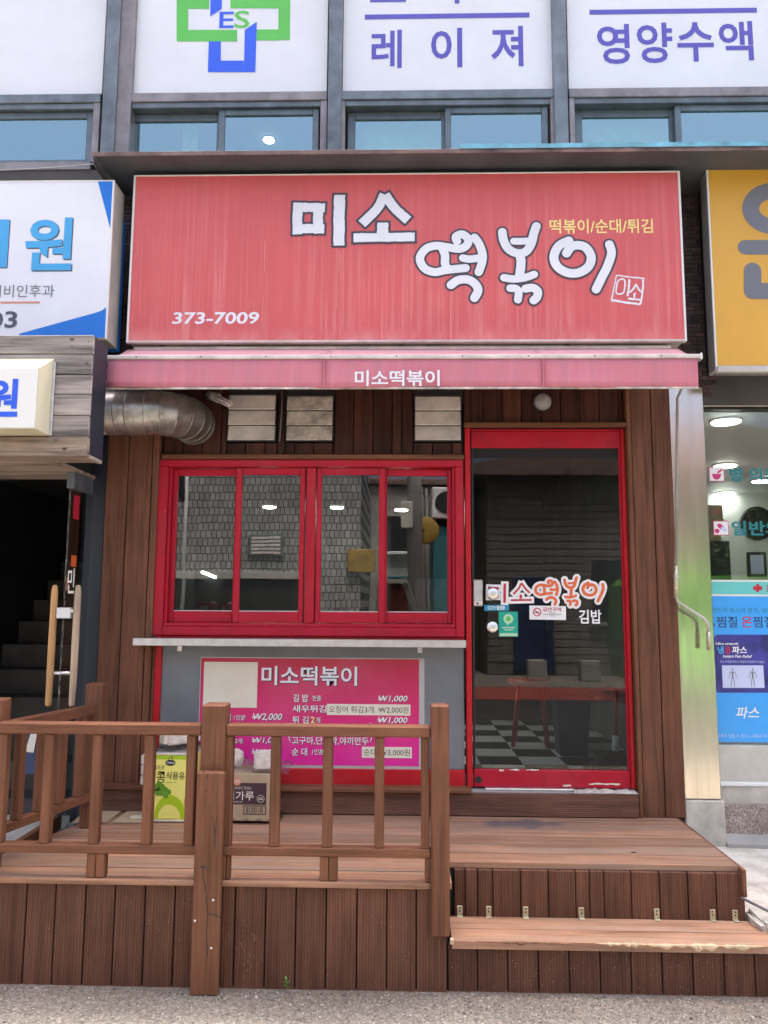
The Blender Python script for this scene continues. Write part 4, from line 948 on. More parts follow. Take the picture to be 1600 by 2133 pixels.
# ================================================================== things on the deck
OC = thing('oil_tin', 'tall yellow and green cooking oil tin standing on the deck', 'tin', (-1.2, -.2, ZD))
YO = -.27
ox0, ox1, oz0, oz1 = X(319, 1640, YO), X(402, 1640, YO), ZD+.008, Z(360, 1572, YO)
bx('body', 'tin_yellow', OC, ox0, ox1, YO, YO+.21, oz0, oz1, .008)
bx('bottom_rim', 'aluminium', OC, ox0-.002, ox1+.002, YO-.002, YO+.212, ZD+.002, oz0+.004, .002); bx('top_rim', 'sticker_cream', OC, ox0-.002, ox1+.002, YO-.002, YO+.212, oz1-.004, oz1+.010, .003)
yo = YO-.0006
def arc_pts(cx, cy, rx, ry, a0, a1, n=18): return [(cx+rx*math.cos(math.radians(a0+(a1-a0)*i/n)), cy-ry*math.sin(math.radians(a0+(a1-a0)*i/n))) for i in range(n+1)]
flat('print_hill', 'tin_green', OC, [(320, 1705)]+arc_pts(354, 1706, 33, 50, 175, 5)+[(399, 1705), (320, 1705)], yo)
flat('print_hill', 'tin_green', OC, [(383, 1668)]+[(386, 1658), (392, 1650), (399, 1646), (399, 1700), (386, 1700)], yo-.0002)
flat('print_hill', 'tin_yellow', OC, arc_pts(352, 1706, 24, 30, 178, 2), yo-.0005); band('print_band', 'tin_green', OC, (320, 1574, 400, 1582), yo)
for c_, r in (((325, 1640), 7), ((331, 1634), 6), ((337, 1640), 7), ((344, 1646), 6.5), ((351, 1650), 5.5), ((336, 1652), 6), ((329, 1650), 7), ((345, 1658), 5)): disc('print_bean', 'pea_green', OC, c_, r, yo-.0007-.00004*r, 16)
disc('maker_mark', 'black_vinyl', OC, (355, 1589), 10.5, yo-.0006, 24, 6); disc('maker_mark', 'tin_yellow', OC, (355.5, 1581.5), 3.2, yo-.0006, 14); strokes('maker_mark', 'black_vinyl', OC, [(arc_pts(355.5, 1581.5, 3.2, 3.2, 0, 360, 10), 1.3), ([(357, 1579), (360, 1576)], 1.4)], lambda u, v, w_=0: (u, v, w_), yo-.0008)
text('lettering', 'Chefone', 'white_vinyl', OC, (347, 1586, 363.5, 1591), yo-.0011, .01)
text('lettering', '쉐프원', 'black_vinyl', OC, (321, 1594, 342, 1603), yo-.0006, .004); text('lettering', '콩', 'black_vinyl', OC, (326, 1607, 345, 1631), yo-.0006, .006); text('lettering', '식용유', 'black_vinyl', OC, (346, 1608, 385, 1624), yo-.0006, .010)
text('lettering', 'Soybean Oil', 'pea_green', OC, (346, 1628, 367, 1632), yo-.0006)
def eggtray(name, lab, x0, x1, y0, y1, z, seed):
    rnd = random.Random(seed); n, m_ = 20, 14; V = []; F = []
    for i in range(n+1):
        for j in range(m_+1):
            x = x0+(x1-x0)*i/n; y = y0+(y1-y0)*j/m_; e = (0 < i < n) and (0 < j < m_)
            V.append((x+rnd.uniform(-.003, .003), y+rnd.uniform(-.003, .003), z+(.012+.016*(math.sin(i*1.55)*math.sin(j*1.55))+rnd.uniform(0, .006) if e else .001)))
    for i in range(n):
        for j in range(m_): a = i*(m_+1)+j; F.append((a, a+1, a+m_+2, a+m_+1))
    return tag(mesh(name, V, F, 'clear_film', None, smooth=True), lab, 'plastic tray')
def rock(name, mat, c, size, seed, rot=0, sub=2, amp=.06, parent=None):
    rnd = random.Random(seed); bm = bmesh.new(); bmesh.ops.create_cube(bm, size=1)
    bmesh.ops.bevel(bm, geom=list(bm.edges), offset=.10, segments=2, affect='EDGES'); bmesh.ops.subdivide_edges(bm, edges=list(bm.edges), cuts=1, use_grid_fill=True)
    for v in bm.verts: v.co *= 1+rnd.uniform(-amp, amp)*.6
    bmesh.ops.rotate(bm, cent=(0, 0, 0), matrix=Matrix.Rotation(rot, 3, 'Z'), verts=bm.verts)
    R_ = Matrix.Rotation(rot, 3, 'Z'); V = []
    for v in bm.verts:
        u = R_.inverted() @ v.co; V.append(Vector(c)+R_ @ Vector((u.x*size[0], u.y*size[1], u.z*size[2])))
    lo = min(v.z for v in V); dzz = c[2]-size[2]/2-lo; V = [v+Vector((0, 0, dzz)) for v in V]
    Fs = [[v.index for v in f.verts] for f in bm.faces]; bm.free(); return mesh(name, V, Fs, mat, parent, smooth=False)
eggtray('plastic_tray', 'crumpled clear plastic tray lying on the oil tin under the block', ox0-.005, ox1+.01, YO-.005, YO+.2, oz1+.010, 2)
tag(rock('stone_block', 'block', ((ox0+ox1)/2+.005, YO+.08, oz1+.030+.055), (.20, .09, .08), 5, math.radians(38), amp=.025), 'pale stone block weighing down the plastic on the oil tin', 'block')
# carton
CB = thing('carton', 'brown cardboard carton with purple label and barcode, on the deck', 'carton', (-.85, -.2, ZD))
cx0, cx1 = X(467, 1660, YO), X(563, 1660, YO); cz0, cz1 = ZD+.012, Z(520, 1612, YO)
bx('body', 'cardboard', CB, cx0, cx1, YO, YO+.22, cz0, cz1, .003)
yo = YO-.0006
band('label_panel', 'carton_print', CB, (470, 1631, 555, 1676), yo); disc('maker_mark', 'coral_vinyl', CB, (494, 1628), 8, yo-.0006)
text('lettering', '해표', 'sticker_cream', CB, (488, 1624, 500, 1632), yo-.001, .01)
text('lettering', '소리까지 맛있는', 'sticker_cream', CB, (484, 1638, 524, 1645), yo-.0008); text('lettering', '김가루', 'sticker_cream', CB, (471, 1648, 529, 1667), yo-.0008, .012); text('lettering', 'LAVER POWDER MIX', 'sticker_cream', CB, (470, 1669, 505, 1672), yo-.0008)
strokes('label_ring', 'sticker_cream', CB, [(arc_pts(543, 1664, 7.5, 7.5, 0, 360, 14), .8)], lambda u, v, w_=0: (u, v, w_), yo-.0008)
band('label_line', 'sticker_cream', CB, (538, 1661.5, 548, 1663), yo-.0008); band('label_line', 'sticker_cream', CB, (538, 1665, 548, 1666.5), yo-.0008)
band('barcode_border', 'black_vinyl', CB, (507, 1678, 554, 1697), yo); band('barcode_field', 'cardboard', CB, (509, 1680, 552, 1695), yo-.0006)
x = 513
while x < 548:
    w_ = random.choice((.8, 1.2, 2)); band('barcode_bar', 'black_vinyl', CB, (x, 1681, x+w_, 1694), yo-.0011); x += w_+random.choice((1, 1.4, 2))
eggtray('plastic_tray', 'clear plastic tray under the brown cardboard carton', cx0-.02, cx1+.05, YO-.015, YO+.23, ZD+.0005, 12)
V = []; F2 = []; rnd = random.Random(9); n1, n2 = 26, 18
for i in range(n1+1):
    for j in range(n2+1):
        u, v_ = i/n1, j/n2; x = cx0-.06+(cx1-cx0+.15)*u; y = YO-.005+.22*v_; over = max(0, (x-cx1)/.09)+max(0, (cx0-x)/.06)
        z = cz1+.012+.05*abs(math.sin(u*9+v_*3))*math.sin(math.pi*v_)+rnd.uniform(0, .007)-.02*over*over; V.append((x+rnd.uniform(-.002, .002), y, z))
for i in range(n1):
    for j in range(n2): a = i*(n2+1)+j; F2.append((a, a+1, a+n2+2, a+n2+1))
tag(mesh('plastic_sheet', V, F2, 'clear_film', None, smooth=True), 'crumpled clear plastic packaging heaped on the cardboard carton', 'plastic')
tag(rock('stone_block', 'block', (X(548, 1590, YO), YO+.06, cz1+.058), (.115, .10, .088), 8, math.radians(8), amp=.09), 'rough pale stone block on the plastic over the carton', 'block')
tag(rock('stone_block', 'block', (X(470, 1590, YO), YO+.12, cz1+.056), (.115, .09, .085), 18, math.radians(30), amp=.09), 'pale stone block on the carton, half hidden behind the railing post', 'block')
for k, zz in enumerate((0, 1, 2)): tag(rock('stone_block', 'block', (X(307, 1600, -.08), -.095, .570+.027+zz*.054), (.05, .05, .052), 30+k, 0, amp=.08), ('lowest', 'middle', 'topmost')[k]+' white stone in the little stack against the red frame', 'block', 'stones stacked on the sill')
fc = [atz for atz in ()]
def onz(px, py, z): d = _ray(px, py); return CAM+d*((z-CAM.z)/d.z)
cbp = [onz(*c_, ZD+.003) for c_ in ((150, 1714), (187, 1684), (314, 1684), (316, 1714))]
cf = thing('flat_cardboard', 'flattened brown cardboard lying on the deck beside the side railing', 'cardboard', onz(230, 1700, ZD))
m1 = (cbp[0]+cbp[3])/2; m2 = (cbp[1]+cbp[2])/2+Vector((.03, 0, 0))
for q_ in ((cbp[0], m1-Vector((.03, 0, 0)), m2, cbp[1]), (m1+Vector((.002, 0, 0)), cbp[3], cbp[2], m2+Vector((.032, 0, 0)))):
    hexa('flap', 'cardboard', cf, [v+Vector((0, 0, -.001)) for v in q_], [v+Vector((0, 0, .003+random.uniform(0, .002))) for v in q_])
pp = onz(288, 1702, ZD+.009); mesh('tape_label', [(pp.x+math.cos(a)*.045*random.uniform(.8, 1.1), pp.y+math.sin(a)*.05*random.uniform(.7, 1.1), ZD+.0098) for a in [i*math.pi/6 for i in range(12)]], [list(range(12))], 'sticker_cream', cf, recalc=False)
# weed and gravel
WD = thing('weed', 'tiny green weed growing at the foot of the deck boards', 'weed', (X(597, 2058, YF-.01), YF-.01, 0))
rnd = random.Random(4); bxw = X(597, 2050, YF-.01)
tube('stem', 'leaf_green', WD, [(bxw, YF-.008, 0), (bxw+.003, YF-.012, .022), (bxw-.002, YF-.012, .042)], .0016, 6)
for k in range(7):
    a = k*2.4; h = .012+.005*k; c = Vector((bxw, YF-.012, h)); d = Vector((math.cos(a), math.sin(a)*.6-.2, .5)).normalized(); s_ = Vector((-d.y, d.x, 0)).normalized(); l_ = .018
    mesh('leaf', [c, c+d*l_*.5+s_*.005, c+d*l_, c+d*l_*.5-s_*.005], [(0, 1, 2, 3)], 'leaf_green', WD)
def gravel(name, n, xa, xb, fy, rmin, rmax, mat, lab, seed):
    rnd = random.Random(seed); V = []; F = []
    for i in range(n):
        x = rnd.uniform(xa, xb); y = fy(rnd); r = rnd.uniform(rmin, rmax)*(1 if rnd.random() > .06 else 1.8); b = len(V); a0 = rnd.uniform(0, 6)
        for k in range(5): a = a0+k*2*math.pi/5; V.append((x+math.cos(a)*r*rnd.uniform(.7, 1.2), y+math.sin(a)*r*rnd.uniform(.7, 1.2), -.001))
        for k in range(5): a = a0+.4+k*2*math.pi/5; V.append((x+math.cos(a)*r*.7, y+math.sin(a)*r*.7, r*rnd.uniform(.4, .8)))
        F += [(b+k, b+(k+1) % 5, b+5+(k+1) % 5, b+5+k) for k in range(5)]+[tuple(b+5+k for k in range(5))]
    o = mesh(name, V, F, mat, None); tag(o, lab, 'gravel', kind='stuff'); return o
plain('pebble', (.30, .28, .25), .9, var=.6, vs=40, bump=.1); plain('pebble_pale', (.44, .41, .36), .9, var=.3, vs=40, bump=.1); plain('pebble_dark', (.12, .11, .10), .9, var=.4, vs=40, bump=.1)
gravel('gravel', 2600, -1.7, 1.9, lambda r: YF-.012-abs(r.gauss(0, .16)), .0016, .0046, 'pebble', 'loose grey grit along the foot of the deck', 1)
gravel('gravel', 380, -1.7, 1.9, lambda r: YF-.012-abs(r.gauss(0, .2)), .0016, .005, 'pebble_pale', 'scattered pale stone chips on the asphalt', 2)
gravel('gravel', 1500, -1.7, 1.9, lambda r: YF-.012-abs(r.gauss(0, .12)), .0016, .0045, 'pebble_dark', 'dark grit scattered along the foot of the deck', 3)
# broken concrete beside the steps
for k, (c_, s_, lab) in enumerate((((1.62, -.88, .16), (.22, .18, .13), 'mossy grey lump of broken concrete beside the upper step'), ((1.80, -.93, .12), (.24, .20, .12), 'pale broken concrete chunk at the right end of the step'))):
    tag(rock('concrete_lump', 'pale_concrete' if k else 'stone', c_, s_, 40+k, .4*k, amp=.2), lab, 'concrete lump')
bx0 = bx('rubble_base', 'concrete', None, 1.50, 2.4, -.98, -.80, 0, .11, .01); tag(bx0, 'low rough concrete base beside the timber steps', 'concrete')
tag(tube('cable', 'cable', None, [(1.47, -.86, .30), (1.56, -.93, .268), (1.66, -.96, .258), (1.78, -.94, .262), (1.95, -.92, .25), (2.2, -.9, .24)], .006, 8), 'black cable lying over the broken concrete right of the deck', 'cable')
# ================================================================== clinic sign and stair entrance on the left
CL = thing('clinic_sign', 'white box sign with sky blue lettering and blue corners on the left', 'sign', (-2.3, -.3, 2.95))
YCL = -.40; cxr = -1.617; cz0, cz1 = Z(150, 704, YCL), Z(150, 378, YCL)
bx('face', 'sign_white', CL, -3.2, cxr-.008, YCL, YCL+.008, cz0, cz1, .001)
bx('box', 'cream_metal', CL, -3.2, cxr, YCL+.009, -.24, cz0-.008, cz1+.006, .003); bx('edge_trim', 'clean_white', CL, cxr-.008, cxr+.002, YCL-.003, YCL+.009, cz0-.006, cz1+.006, .001)
bx('edge_trim', 'clean_white', CL, -3.2, cxr-.008, YCL-.003, YCL+.0085, cz1, cz1+.006, .001)
bx('rear_box', 'deep_blue_vinyl', CL, -3.2, cxr-.004, -.2395, -.19, cz0-.01, cz1-.14, .002); bx('mount_box', 'black_plastic', CL, -3.2, cxr-.14, -.189, -.001, cz0+.05, cz1-.2, 0)
yq = YCL-.001
flat('blue_corner', 'deep_blue_vinyl', CL, [(204, 378), (236, 378), (231, 480), (228, 470)], yq)
flat('blue_corner', 'deep_blue_vinyl', CL, [(40, 695), (200, 651), (213, 646), (221, 640), (219, 703), (40, 703)], yq)
def ctext(s, box, m_, b=0, shadow=True):
    if shadow: text('lettering', s, 'slate_vinyl', CL, (box[0]+2, box[1]+2, box[2]+2.5, box[3]+2.5), yq, b)
    text('lettering', s, m_, CL, box, yq-.001, b)
ctext('원', (52, 453, 151, 563), 'sky_vinyl', .026); band('letter_stroke', 'slate_vinyl', CL, (-6, 459, 19, 559), yq); band('letter_stroke', 'sky_vinyl', CL, (-8, 457, 17, 557), yq-.001)
ctext('이비인후과', (-19, 593, 113, 619), 'grey_vinyl', .0, False); band('underline', 'coral_vinyl', CL, (-60, 628, 83, 632), yq)
ctext('03', (-25, 648, 36, 683), 'slate_vinyl', .02, False)
WC = thing('timber_canopy', 'weathered grey timber boxed canopy over the dark stair entrance', 'canopy', (-2.2, -.5, 2.25))
YW_ = -.80; xw = -1.521
seam = [Z(100, v, YW_) for v in (951, 909, 865, 821, 780, 737, 697)]
for i, (a, b) in enumerate(zip(seam, seam[1:])):
    bx('plank', 'grey_brown_x' if i == 0 else 'grey_x', WC, -3.2, xw-(.0 if i else -.004)+random.uniform(-.004, .003), YW_-(.012 if i == 0 else 0)+random.uniform(0, .003), YW_+.022, a+.002, b-.002, .003)
for k, (u, v, r) in enumerate(((150, 707, 5), (150, 722, 2.5), (181, 757, 4), (134, 935, 5), (116, 917, 3), (26, 714, 1.5), (185, 712, 2))): disc('knot', 'fascia_brown', WC, (u, v), r, YW_-.0135 if v > 905 else YW_-.0006, 12, r*.6)
bx('side_board', 'navy_paint', WC, xw-.024, xw-.001, YW_+.023, -.605, seam[0]+.02, seam[-1], .003)
bx('shade_filler', 'dark_void', WC, -3.2, xw-.03, YW_+.03, -.62, seam[0]+.03, seam[-1]-.01, 0); bx('shade_filler', 'dark_void', WC, -3.2, -1.80, -.6, -.05, seam[0]+.03, seam[-1]-.01, 0)  # solid near-black boxes, their colour standing for shade inside the canopy
for k in range(4): y0 = YW_+.025+k*.17; bx('soffit_board', 'grey_brown_x', WC, -3.2, (xw-.026 if k == 0 else -1.76), y0, y0+.166, seam[0]+.004, seam[0]+.024, .003)
bx('corner_bracket', 'grey_y', WC, xw-.024, xw-.002, YW_+.03, -.605, seam[0]-.0, seam[0]+.018, .002)
LB = thing('light_box_sign', 'small white light box with blue lettering on the timber canopy', 'sign', (-2, -.85, 2.3))
YL = -.92; bxr = X(108, 840, YW_); fr = X(78, 830, YL)
fz0, fz1, bz0, bz1 = Z(40, 893, YL), Z(40, 766, YL), Z(40, 908, YW_), Z(40, 768, YW_)+.05
hexa('housing', 'light_box_side', LB, [(-3.2, YW_-.001, bz0), (bxr, YW_-.001, bz0), (bxr, YW_-.001, bz1), (-3.2, YW_-.001, bz1)], [(-3.2, YL, fz0), (fr, YL, fz0), (fr, YL, fz1), (-3.2, YL, fz1)])
bx('face', 'light_box', LB, -3.2, fr-.004, YL-.003, YL-.0005, fz0+.004, fz1-.004, .001)
text('lettering', '원', 'blue_vinyl', LB, (-32, 789, 38, 868), YL-.0045, .03)
bx('mount_strip', 'aluminium', LB, bxr-.002, bxr+.012, YW_-.012, YW_-.001, bz0, bz1-.02, .002)
bx('green_box', 'light_green', WC, X(199, 800, -.1), X(230, 800, -.1), -.12, -.02, Z(210, 818, -.1)-.05, Z(210, 793, -.1), .004)
# entrance post and glass door
EP = bx('entrance_post', 'navy_paint', None, X(167, 1300, -.03), cl[0]-.002, -.04, .12, .19, 2.50, .005); tag(EP, 'dark navy painted post between the stair entrance and the timber cladding', 'post')
GD = thing('glass_door', 'open frameless glass door with long wooden pull handles at the stair entrance', 'door', (-1.95, -.2, .25))
h0 = Vector((X(178, 1300, -.06), -.06, 0)); h1 = Vector((X(131, 1300, -.36), -.36, 0)); dd = (h1-h0).normalized(); nn = Vector((-dd.y, dd.x, 0))
def dpt(t, off, z): v = h0+(h1-h0)*t+nn*off; return (v.x, v.y, z)
def dbox(name, mat, t0, t1, o0, o1, z0, z1, par=GD): return hexa(name, mat, par, [dpt(t0, o0, z0), dpt(t1, o0, z0), dpt(t1, o1, z0), dpt(t0, o1, z0)], [dpt(t0, o0, z1), dpt(t1, o0, z1), dpt(t1, o1, z1), dpt(t0, o1, z1)])
ztop = Z(150, 1020, -.3)
dbox('pane', 'clear_glass', 0, 1, -.005, .005, .27, ztop); dbox('top_clamp', 'frame_grey', .15, 1, -.02, .02, ztop, ztop+.10); dbox('bottom_clamp', 'aluminium', 0, 1, -.02, .02, .262, .36)
tube('floor_pivot', 'aluminium', GD, [dpt(.05, 0, .2), dpt(.05, 0, .27)], .012, 8)
tz, bz = Z(110, 1218, -.36), Z(105, 1472, -.36)
for off, m_, nm in ((.062, 'handle_b', 'pull_handle'), (-.062, 'handle_a', 'pull_handle')):
    q0 = Vector(dpt(.93, off, 0)); Vh = [Vector((q0.x, q0.y, z_)) for z_ in (bz, bz+.01, bz+.3, tz-.04, tz-.008, tz)]
    tube(nm, m_, GD, Vh, .018, 10, True, [.012, .017, .019, .018, .014, .008])
for z_ in (tz-.14, bz+.17): tube('handle_bolt', 'chrome', GD, [dpt(.93, -.062, z_), dpt(.93, .062, z_)], .011, 10)
dbox('lock_body', 'clean_white', .84, 1.01, -.035, .035, tz-.175, tz-.12); dbox('warning_sticker', 'crimson_vinyl', .62, .86, .0055, .0065, ztop-.16, ztop-.03); dbox('orange_sticker', 'orange_vinyl', .62, .84, .0055, .0065, tz+.10, tz+.16)
dbox('side_sticker', 'coral_vinyl', .92, .985, .0055, .0065, tz-.03, tz+.04)
text('lettering', '민', 'aluminium', GD, (141, 1184, 155, 1236), h1.y-.01, .01)
AF = thing('a_frame_sign', 'blue folding floor sign with a pale panel inside the stair entrance', 'floor sign', at(60, 1615, .1))
hexa('front_board', 'boot_blue', AF, [at(38, 1612, .05), at(74, 1612, .05), at(74, 1612, .05)+Vector((0, .012, 0)), at(38, 1612, .05)+Vector((0, .012, 0))], [at(66, 1500, .16), at(92, 1500, .16), at(92, 1500, .16)+Vector((0, .012, 0)), at(66, 1500, .16)+Vector((0, .012, 0))])
hexa('rear_board', 'boot_blue', AF, [at(70, 1608, .40), at(100, 1608, .40), at(100, 1608, .40)+Vector((0, .012, 0)), at(70, 1608, .40)+Vector((0, .012, 0))], [at(66, 1500, .175), at(92, 1500, .175), at(92, 1500, .175)+Vector((0, .012, 0)), at(66, 1500, .175)+Vector((0, .012, 0))])
hexa('pale_panel', 'sticker_cream', AF, [at(52, 1566, .085), at(70, 1568, .085), at(70, 1568, .087), at(52, 1566, .087)], [at(68, 1515, .135), at(80, 1515, .135), at(80, 1515, .137), at(68, 1515, .137)])
# cables by the ledge
tag(tube('cable', 'cable_pale', None, [at(-30, 356, -.08), at(60, 352, -.06), at(140, 347, -.05), at(213, 340, -.05)], .004, 6), 'pale cable stretched along the wall above the clinic sign', 'cable')
tag(tube('cable', 'cable_pale', None, [at(280, 366, -.2), at(282, 352, -.15), at(320, 350, -.12), at(420, 346, -.12), at(520, 344, -.12), at(700, 350, -.11)], .003, 6), 'thin cable sagging above the top edge of the red sign', 'cable')
# ================================================================== pharmacy on the right
YS_ = -.24
YSN = thing('pharmacy_sign', 'big yellow box sign with dark grey lettering on the right', 'sign', (2.4, -.2, 2.82))
yx0 = X(1482, 560, YS_); yz0, yz1 = Z(1540, 775, YS_)+.03, Z(1540, 346, YS_)
bx('face', 'sign_yellow', YSN, yx0+.008, 3.4, YS_, YS_+.008, yz0+.008, yz1-.006, .001)
bx('box', 'aluminium', YSN, yx0+.002, 3.4, YS_+.009, -.13, yz0-.02, yz1-.004, .006); bx('edge_trim', 'clean_white', YSN, yx0-.002, yx0+.007, YS_-.003, YS_+.009, yz0, yz1, .001); bx('bottom_trim', 'cream_metal', YSN, yx0+.007, 3.4, YS_-.004, YS_+.03, yz0-.03, yz0+.007, .003)
bx('mount_box', 'black_plastic', YSN, yx0+.04, 3.4, -.129, .0, yz0+.03, yz1-.03, 0)
GL = [(arc_pts(1612, 434, 48, 37, 0, 360, 28), 36), ([(1553, 515), (1680, 515)], 33), ([(1568, 564), (1568, 585), (1568, 606)], 37), ([(1568, 606), (1620, 606), (1680, 606)], 36)]
strokes('lettering', 'grey_vinyl', YSN, GL, lambda u, v, w_=0: (u, v, w_), YS_-.0015)
PH = thing('pharmacy_shopfront', 'pharmacy shop front with large window, steel head and stone base on the right', 'shop front', (2.4, .1, .28))
YPG = .10; xp0 = pxb+.002
def hz(a, b, name, mat, y0, y1=None, bev=.003):
    z1, z0 = Z(1540, a, y0), Z(1540, b, y0); return bx(name, mat, PH, xp0, 7.8, y0, y1 or .16, z0, z1, bev)
hz(770, 800, 'head_beam', 'fascia_brown', .02); hz(801, 818, 'shutter_slat', 'louvre_stained', .03); hz(819, 833, 'shutter_slat', 'frame_tan', .04); hz(834, 846, 'shutter_slat', 'louvre_stained', .05); hz(847, 853, 'shutter_slat', 'black_plastic', .06)
zg1, zg0 = Z(1540, 854, YPG), Z(1540, 1553, YPG)
bx('window_pane', 'clear_glass', PH, xp0, 7.8, YPG, YPG+.008, zg0, zg1, 0)
hz(1553, 1630, 'lower_panel', 'cream_metal', .07); hz(1630, 1638, 'white_strip', 'clean_white', .05); hz(1638, 1682, 'stone_course', 'stone', .06)
hexa('granite_base', 'granite', PH, [(xp0+.01, .02, .20), (7.8, -.30, .20), (7.8, .16, .20), (xp0+.01, .16, .20)], [(xp0+.01, .02, Z(1510, 1676, .03)), (7.8, -.30, Z(1510, 1676, .03)-.05), (7.8, .16, Z(1510, 1676, .03)), (xp0+.01, .16, Z(1510, 1676, .03))])
hexa('kerb_ramp', 'concrete', PH, [(xp0+.01, -.04, .2), (7.8, -.45, .2), (7.8, .0, .2), (xp0+.01, .05, .2)], [(xp0+.01, -.04, .284), (7.8, -.45, .262), (7.8, -.2, .33), (xp0+.01, .019, .322)])
yg = YPG-.001
text('lettering', '병 의원', 'teal_vinyl', PH, (1519, 974, 1622, 1003), yg, .03); text('lettering', '일반의', 'teal_vinyl', PH, (1524, 1085, 1626, 1116), yg, .03)
for c_, sh in (((1493, 988), 0), ((1502, 1100), 1)):
    x0, x1, z0, z1 = rect(c_[0]-16, c_[1]-15, c_[0]+16, c_[1]+15, yg); bx('icon_card', 'pink_vinyl', PH, x0, x1, yg-.0006, yg, z0, z1, 0); bx('icon_card', 'white_vinyl', PH, x0+.004, x1-.004, yg-.0012, yg-.0007, z0+.004, z1-.004, 0)
    if not sh:
        flat('icon_mortar', 'pink_vinyl', PH, [(1483, 987), (1503, 987), (1500, 996), (1495, 999), (1491, 999), (1486, 996)], yg-.0018); strokes('icon_pestle', 'pink_vinyl', PH, [([(1496, 984), (1503, 979)], 4)], lambda u, v, w_=0: (u, v, w_), yg-.002)
    else:
        strokes('icon_pill', 'pink_vinyl', PH, [([(1499, 1095), (1504, 1099)], 9)], lambda u, v, w_=0: (u, v, w_), yg-.0018); strokes('icon_pill', 'lavender', PH, [([(1506, 1101), (1510, 1104)], 8)], lambda u, v, w_=0: (u, v, w_), yg-.0019); disc('icon_pill', 'pink_vinyl', PH, (1494, 1106), 5, yg-.0018)
PO = thing('pharmacy_poster', 'blue pain relief poster with a teal header filling the pharmacy window', 'poster', (2.2, .09, .8))
pz = lambda v: Z(1540, v, yg)
bx('header_strip', 'mint_vinyl', PO, xp0+.004, 3.4, yg-.0012, yg-.0004, pz(1238), pz(1212), 0); bx('header_edge', 'clean_white', PO, xp0+.004, 3.4, yg-.002, yg-.0003, pz(1212)+.0003, pz(1208), 0); bx('header_edge', 'clean_white', PO, xp0+.004, 3.4, yg-.002, yg-.0003, pz(1242), pz(1238)-.0003, 0)
bx('sheet', 'poster_blue', PO, xp0+.004, 3.4, yg-.0012, yg-.0004, pz(1546), pz(1242)-.0003, 0)
bx('bottom_edge', 'grey_vinyl', PO, xp0+.004, 3.4, yg-.004, yg-.0003, pz(1548), pz(1546)-.0002, 0)
yp = yg-.0018
for q_ in ([(1569, 1221), (1588, 1221), (1588, 1229), (1569, 1229)], [(1575, 1217), (1582, 1217), (1582, 1233), (1575, 1233)]): flat('cross_mark', 'crimson_vinyl', PO, q_, yp-(.0003 if q_[0][0] == 1575 else 0))
text('lettering', '은', 'crimson_vinyl', PO, (1596, 1217, 1614, 1234), yp, .02)
text('lettering', '한민국 파스의 명가, 냉온', 'teal_vinyl', PO, (1483, 1266, 1607, 1277), yp); text('lettering', '찜질', 'navy_vinyl', PO, (1493, 1284, 1536, 1307), yp, .008); text('lettering', '온', 'crimson_vinyl', PO, (1545, 1284, 1567, 1307), yp, .008); text('lettering', '찜질', 'navy_vinyl', PO, (1569, 1284, 1612, 1307), yp, .008); strokes('lettering', 'navy_vinyl', PO, [([(1485, 1284), (1485, 1296)], 2), (arc_pts(1483, 1302, 5, 4, -100, 100, 8), 2)], lambda u, v, w_=0: (u, v, w_), yp)
flat('product_box', 'poster_indigo', PO, [(1487, 1330), (1489, 1325), (1493, 1322), (1640, 1322), (1640, 1443), (1496, 1443), (1492, 1440), (1490, 1434)], yp)
yp2 = yp-.0006
text('lettering', 'Ultra strength', 'white_vinyl', PO, (1491, 1338, 1538, 1345), yp2, .02, .25); text('lettering', '냉', 'sky_vinyl', PO, (1495, 1346, 1508, 1362), yp2, .03); text('lettering', '온', 'crimson_vinyl', PO, (1510, 1347, 1523, 1362), yp2, .03); text('lettering', '파스', 'white_vinyl', PO, (1525, 1346, 1556, 1362), yp2, .025, .1); text('lettering', 'Instant Pain Relief', 'white_vinyl', PO, (1506, 1364, 1567, 1370), yp2, .02, .25); text('lettering', '국소 부위를 빠르고 확실하게 통쾌하게 없음!', 'lavender', PO, (1500, 1376, 1592, 1381), yp2)
flat('diagram_card', 'lavender', PO, [(1504, 1386), (1590, 1386), (1593, 1433), (1506, 1433)], yp2)
yp3 = yp2-.0005
FIG = lambda cx, s_: [([(cx, 1393), (cx, 1396)], 4*s_), ([(cx-4*s_, 1400), (cx+4*s_, 1400)], 3), ([(cx-5*s_, 1400), (cx-8*s_, 1412)], 1.6), ([(cx+5*s_, 1400), (cx+9*s_, 1412)], 1.6), ([(cx, 1402), (cx, 1412)], 5*s_), ([(cx-2*s_, 1413), (cx-3*s_, 1430)], 2), ([(cx+2*s_, 1413), (cx+5*s_, 1430)], 2)]
strokes('diagram_figure', 'grey_panel', PO, FIG(1526, 1.0)+FIG(1568, .9), lambda u, v, w_=0: (u, v, w_*.55), yp3)
text('lettering', '파스', 'white_vinyl', PO, (1533, 1472, 1582, 1497), yp, .008, .25); text('lettering', '작용이 있을 수 있으니 사용시 주의', 'lavender', PO, (1494, 1529, 1604, 1537), yp)
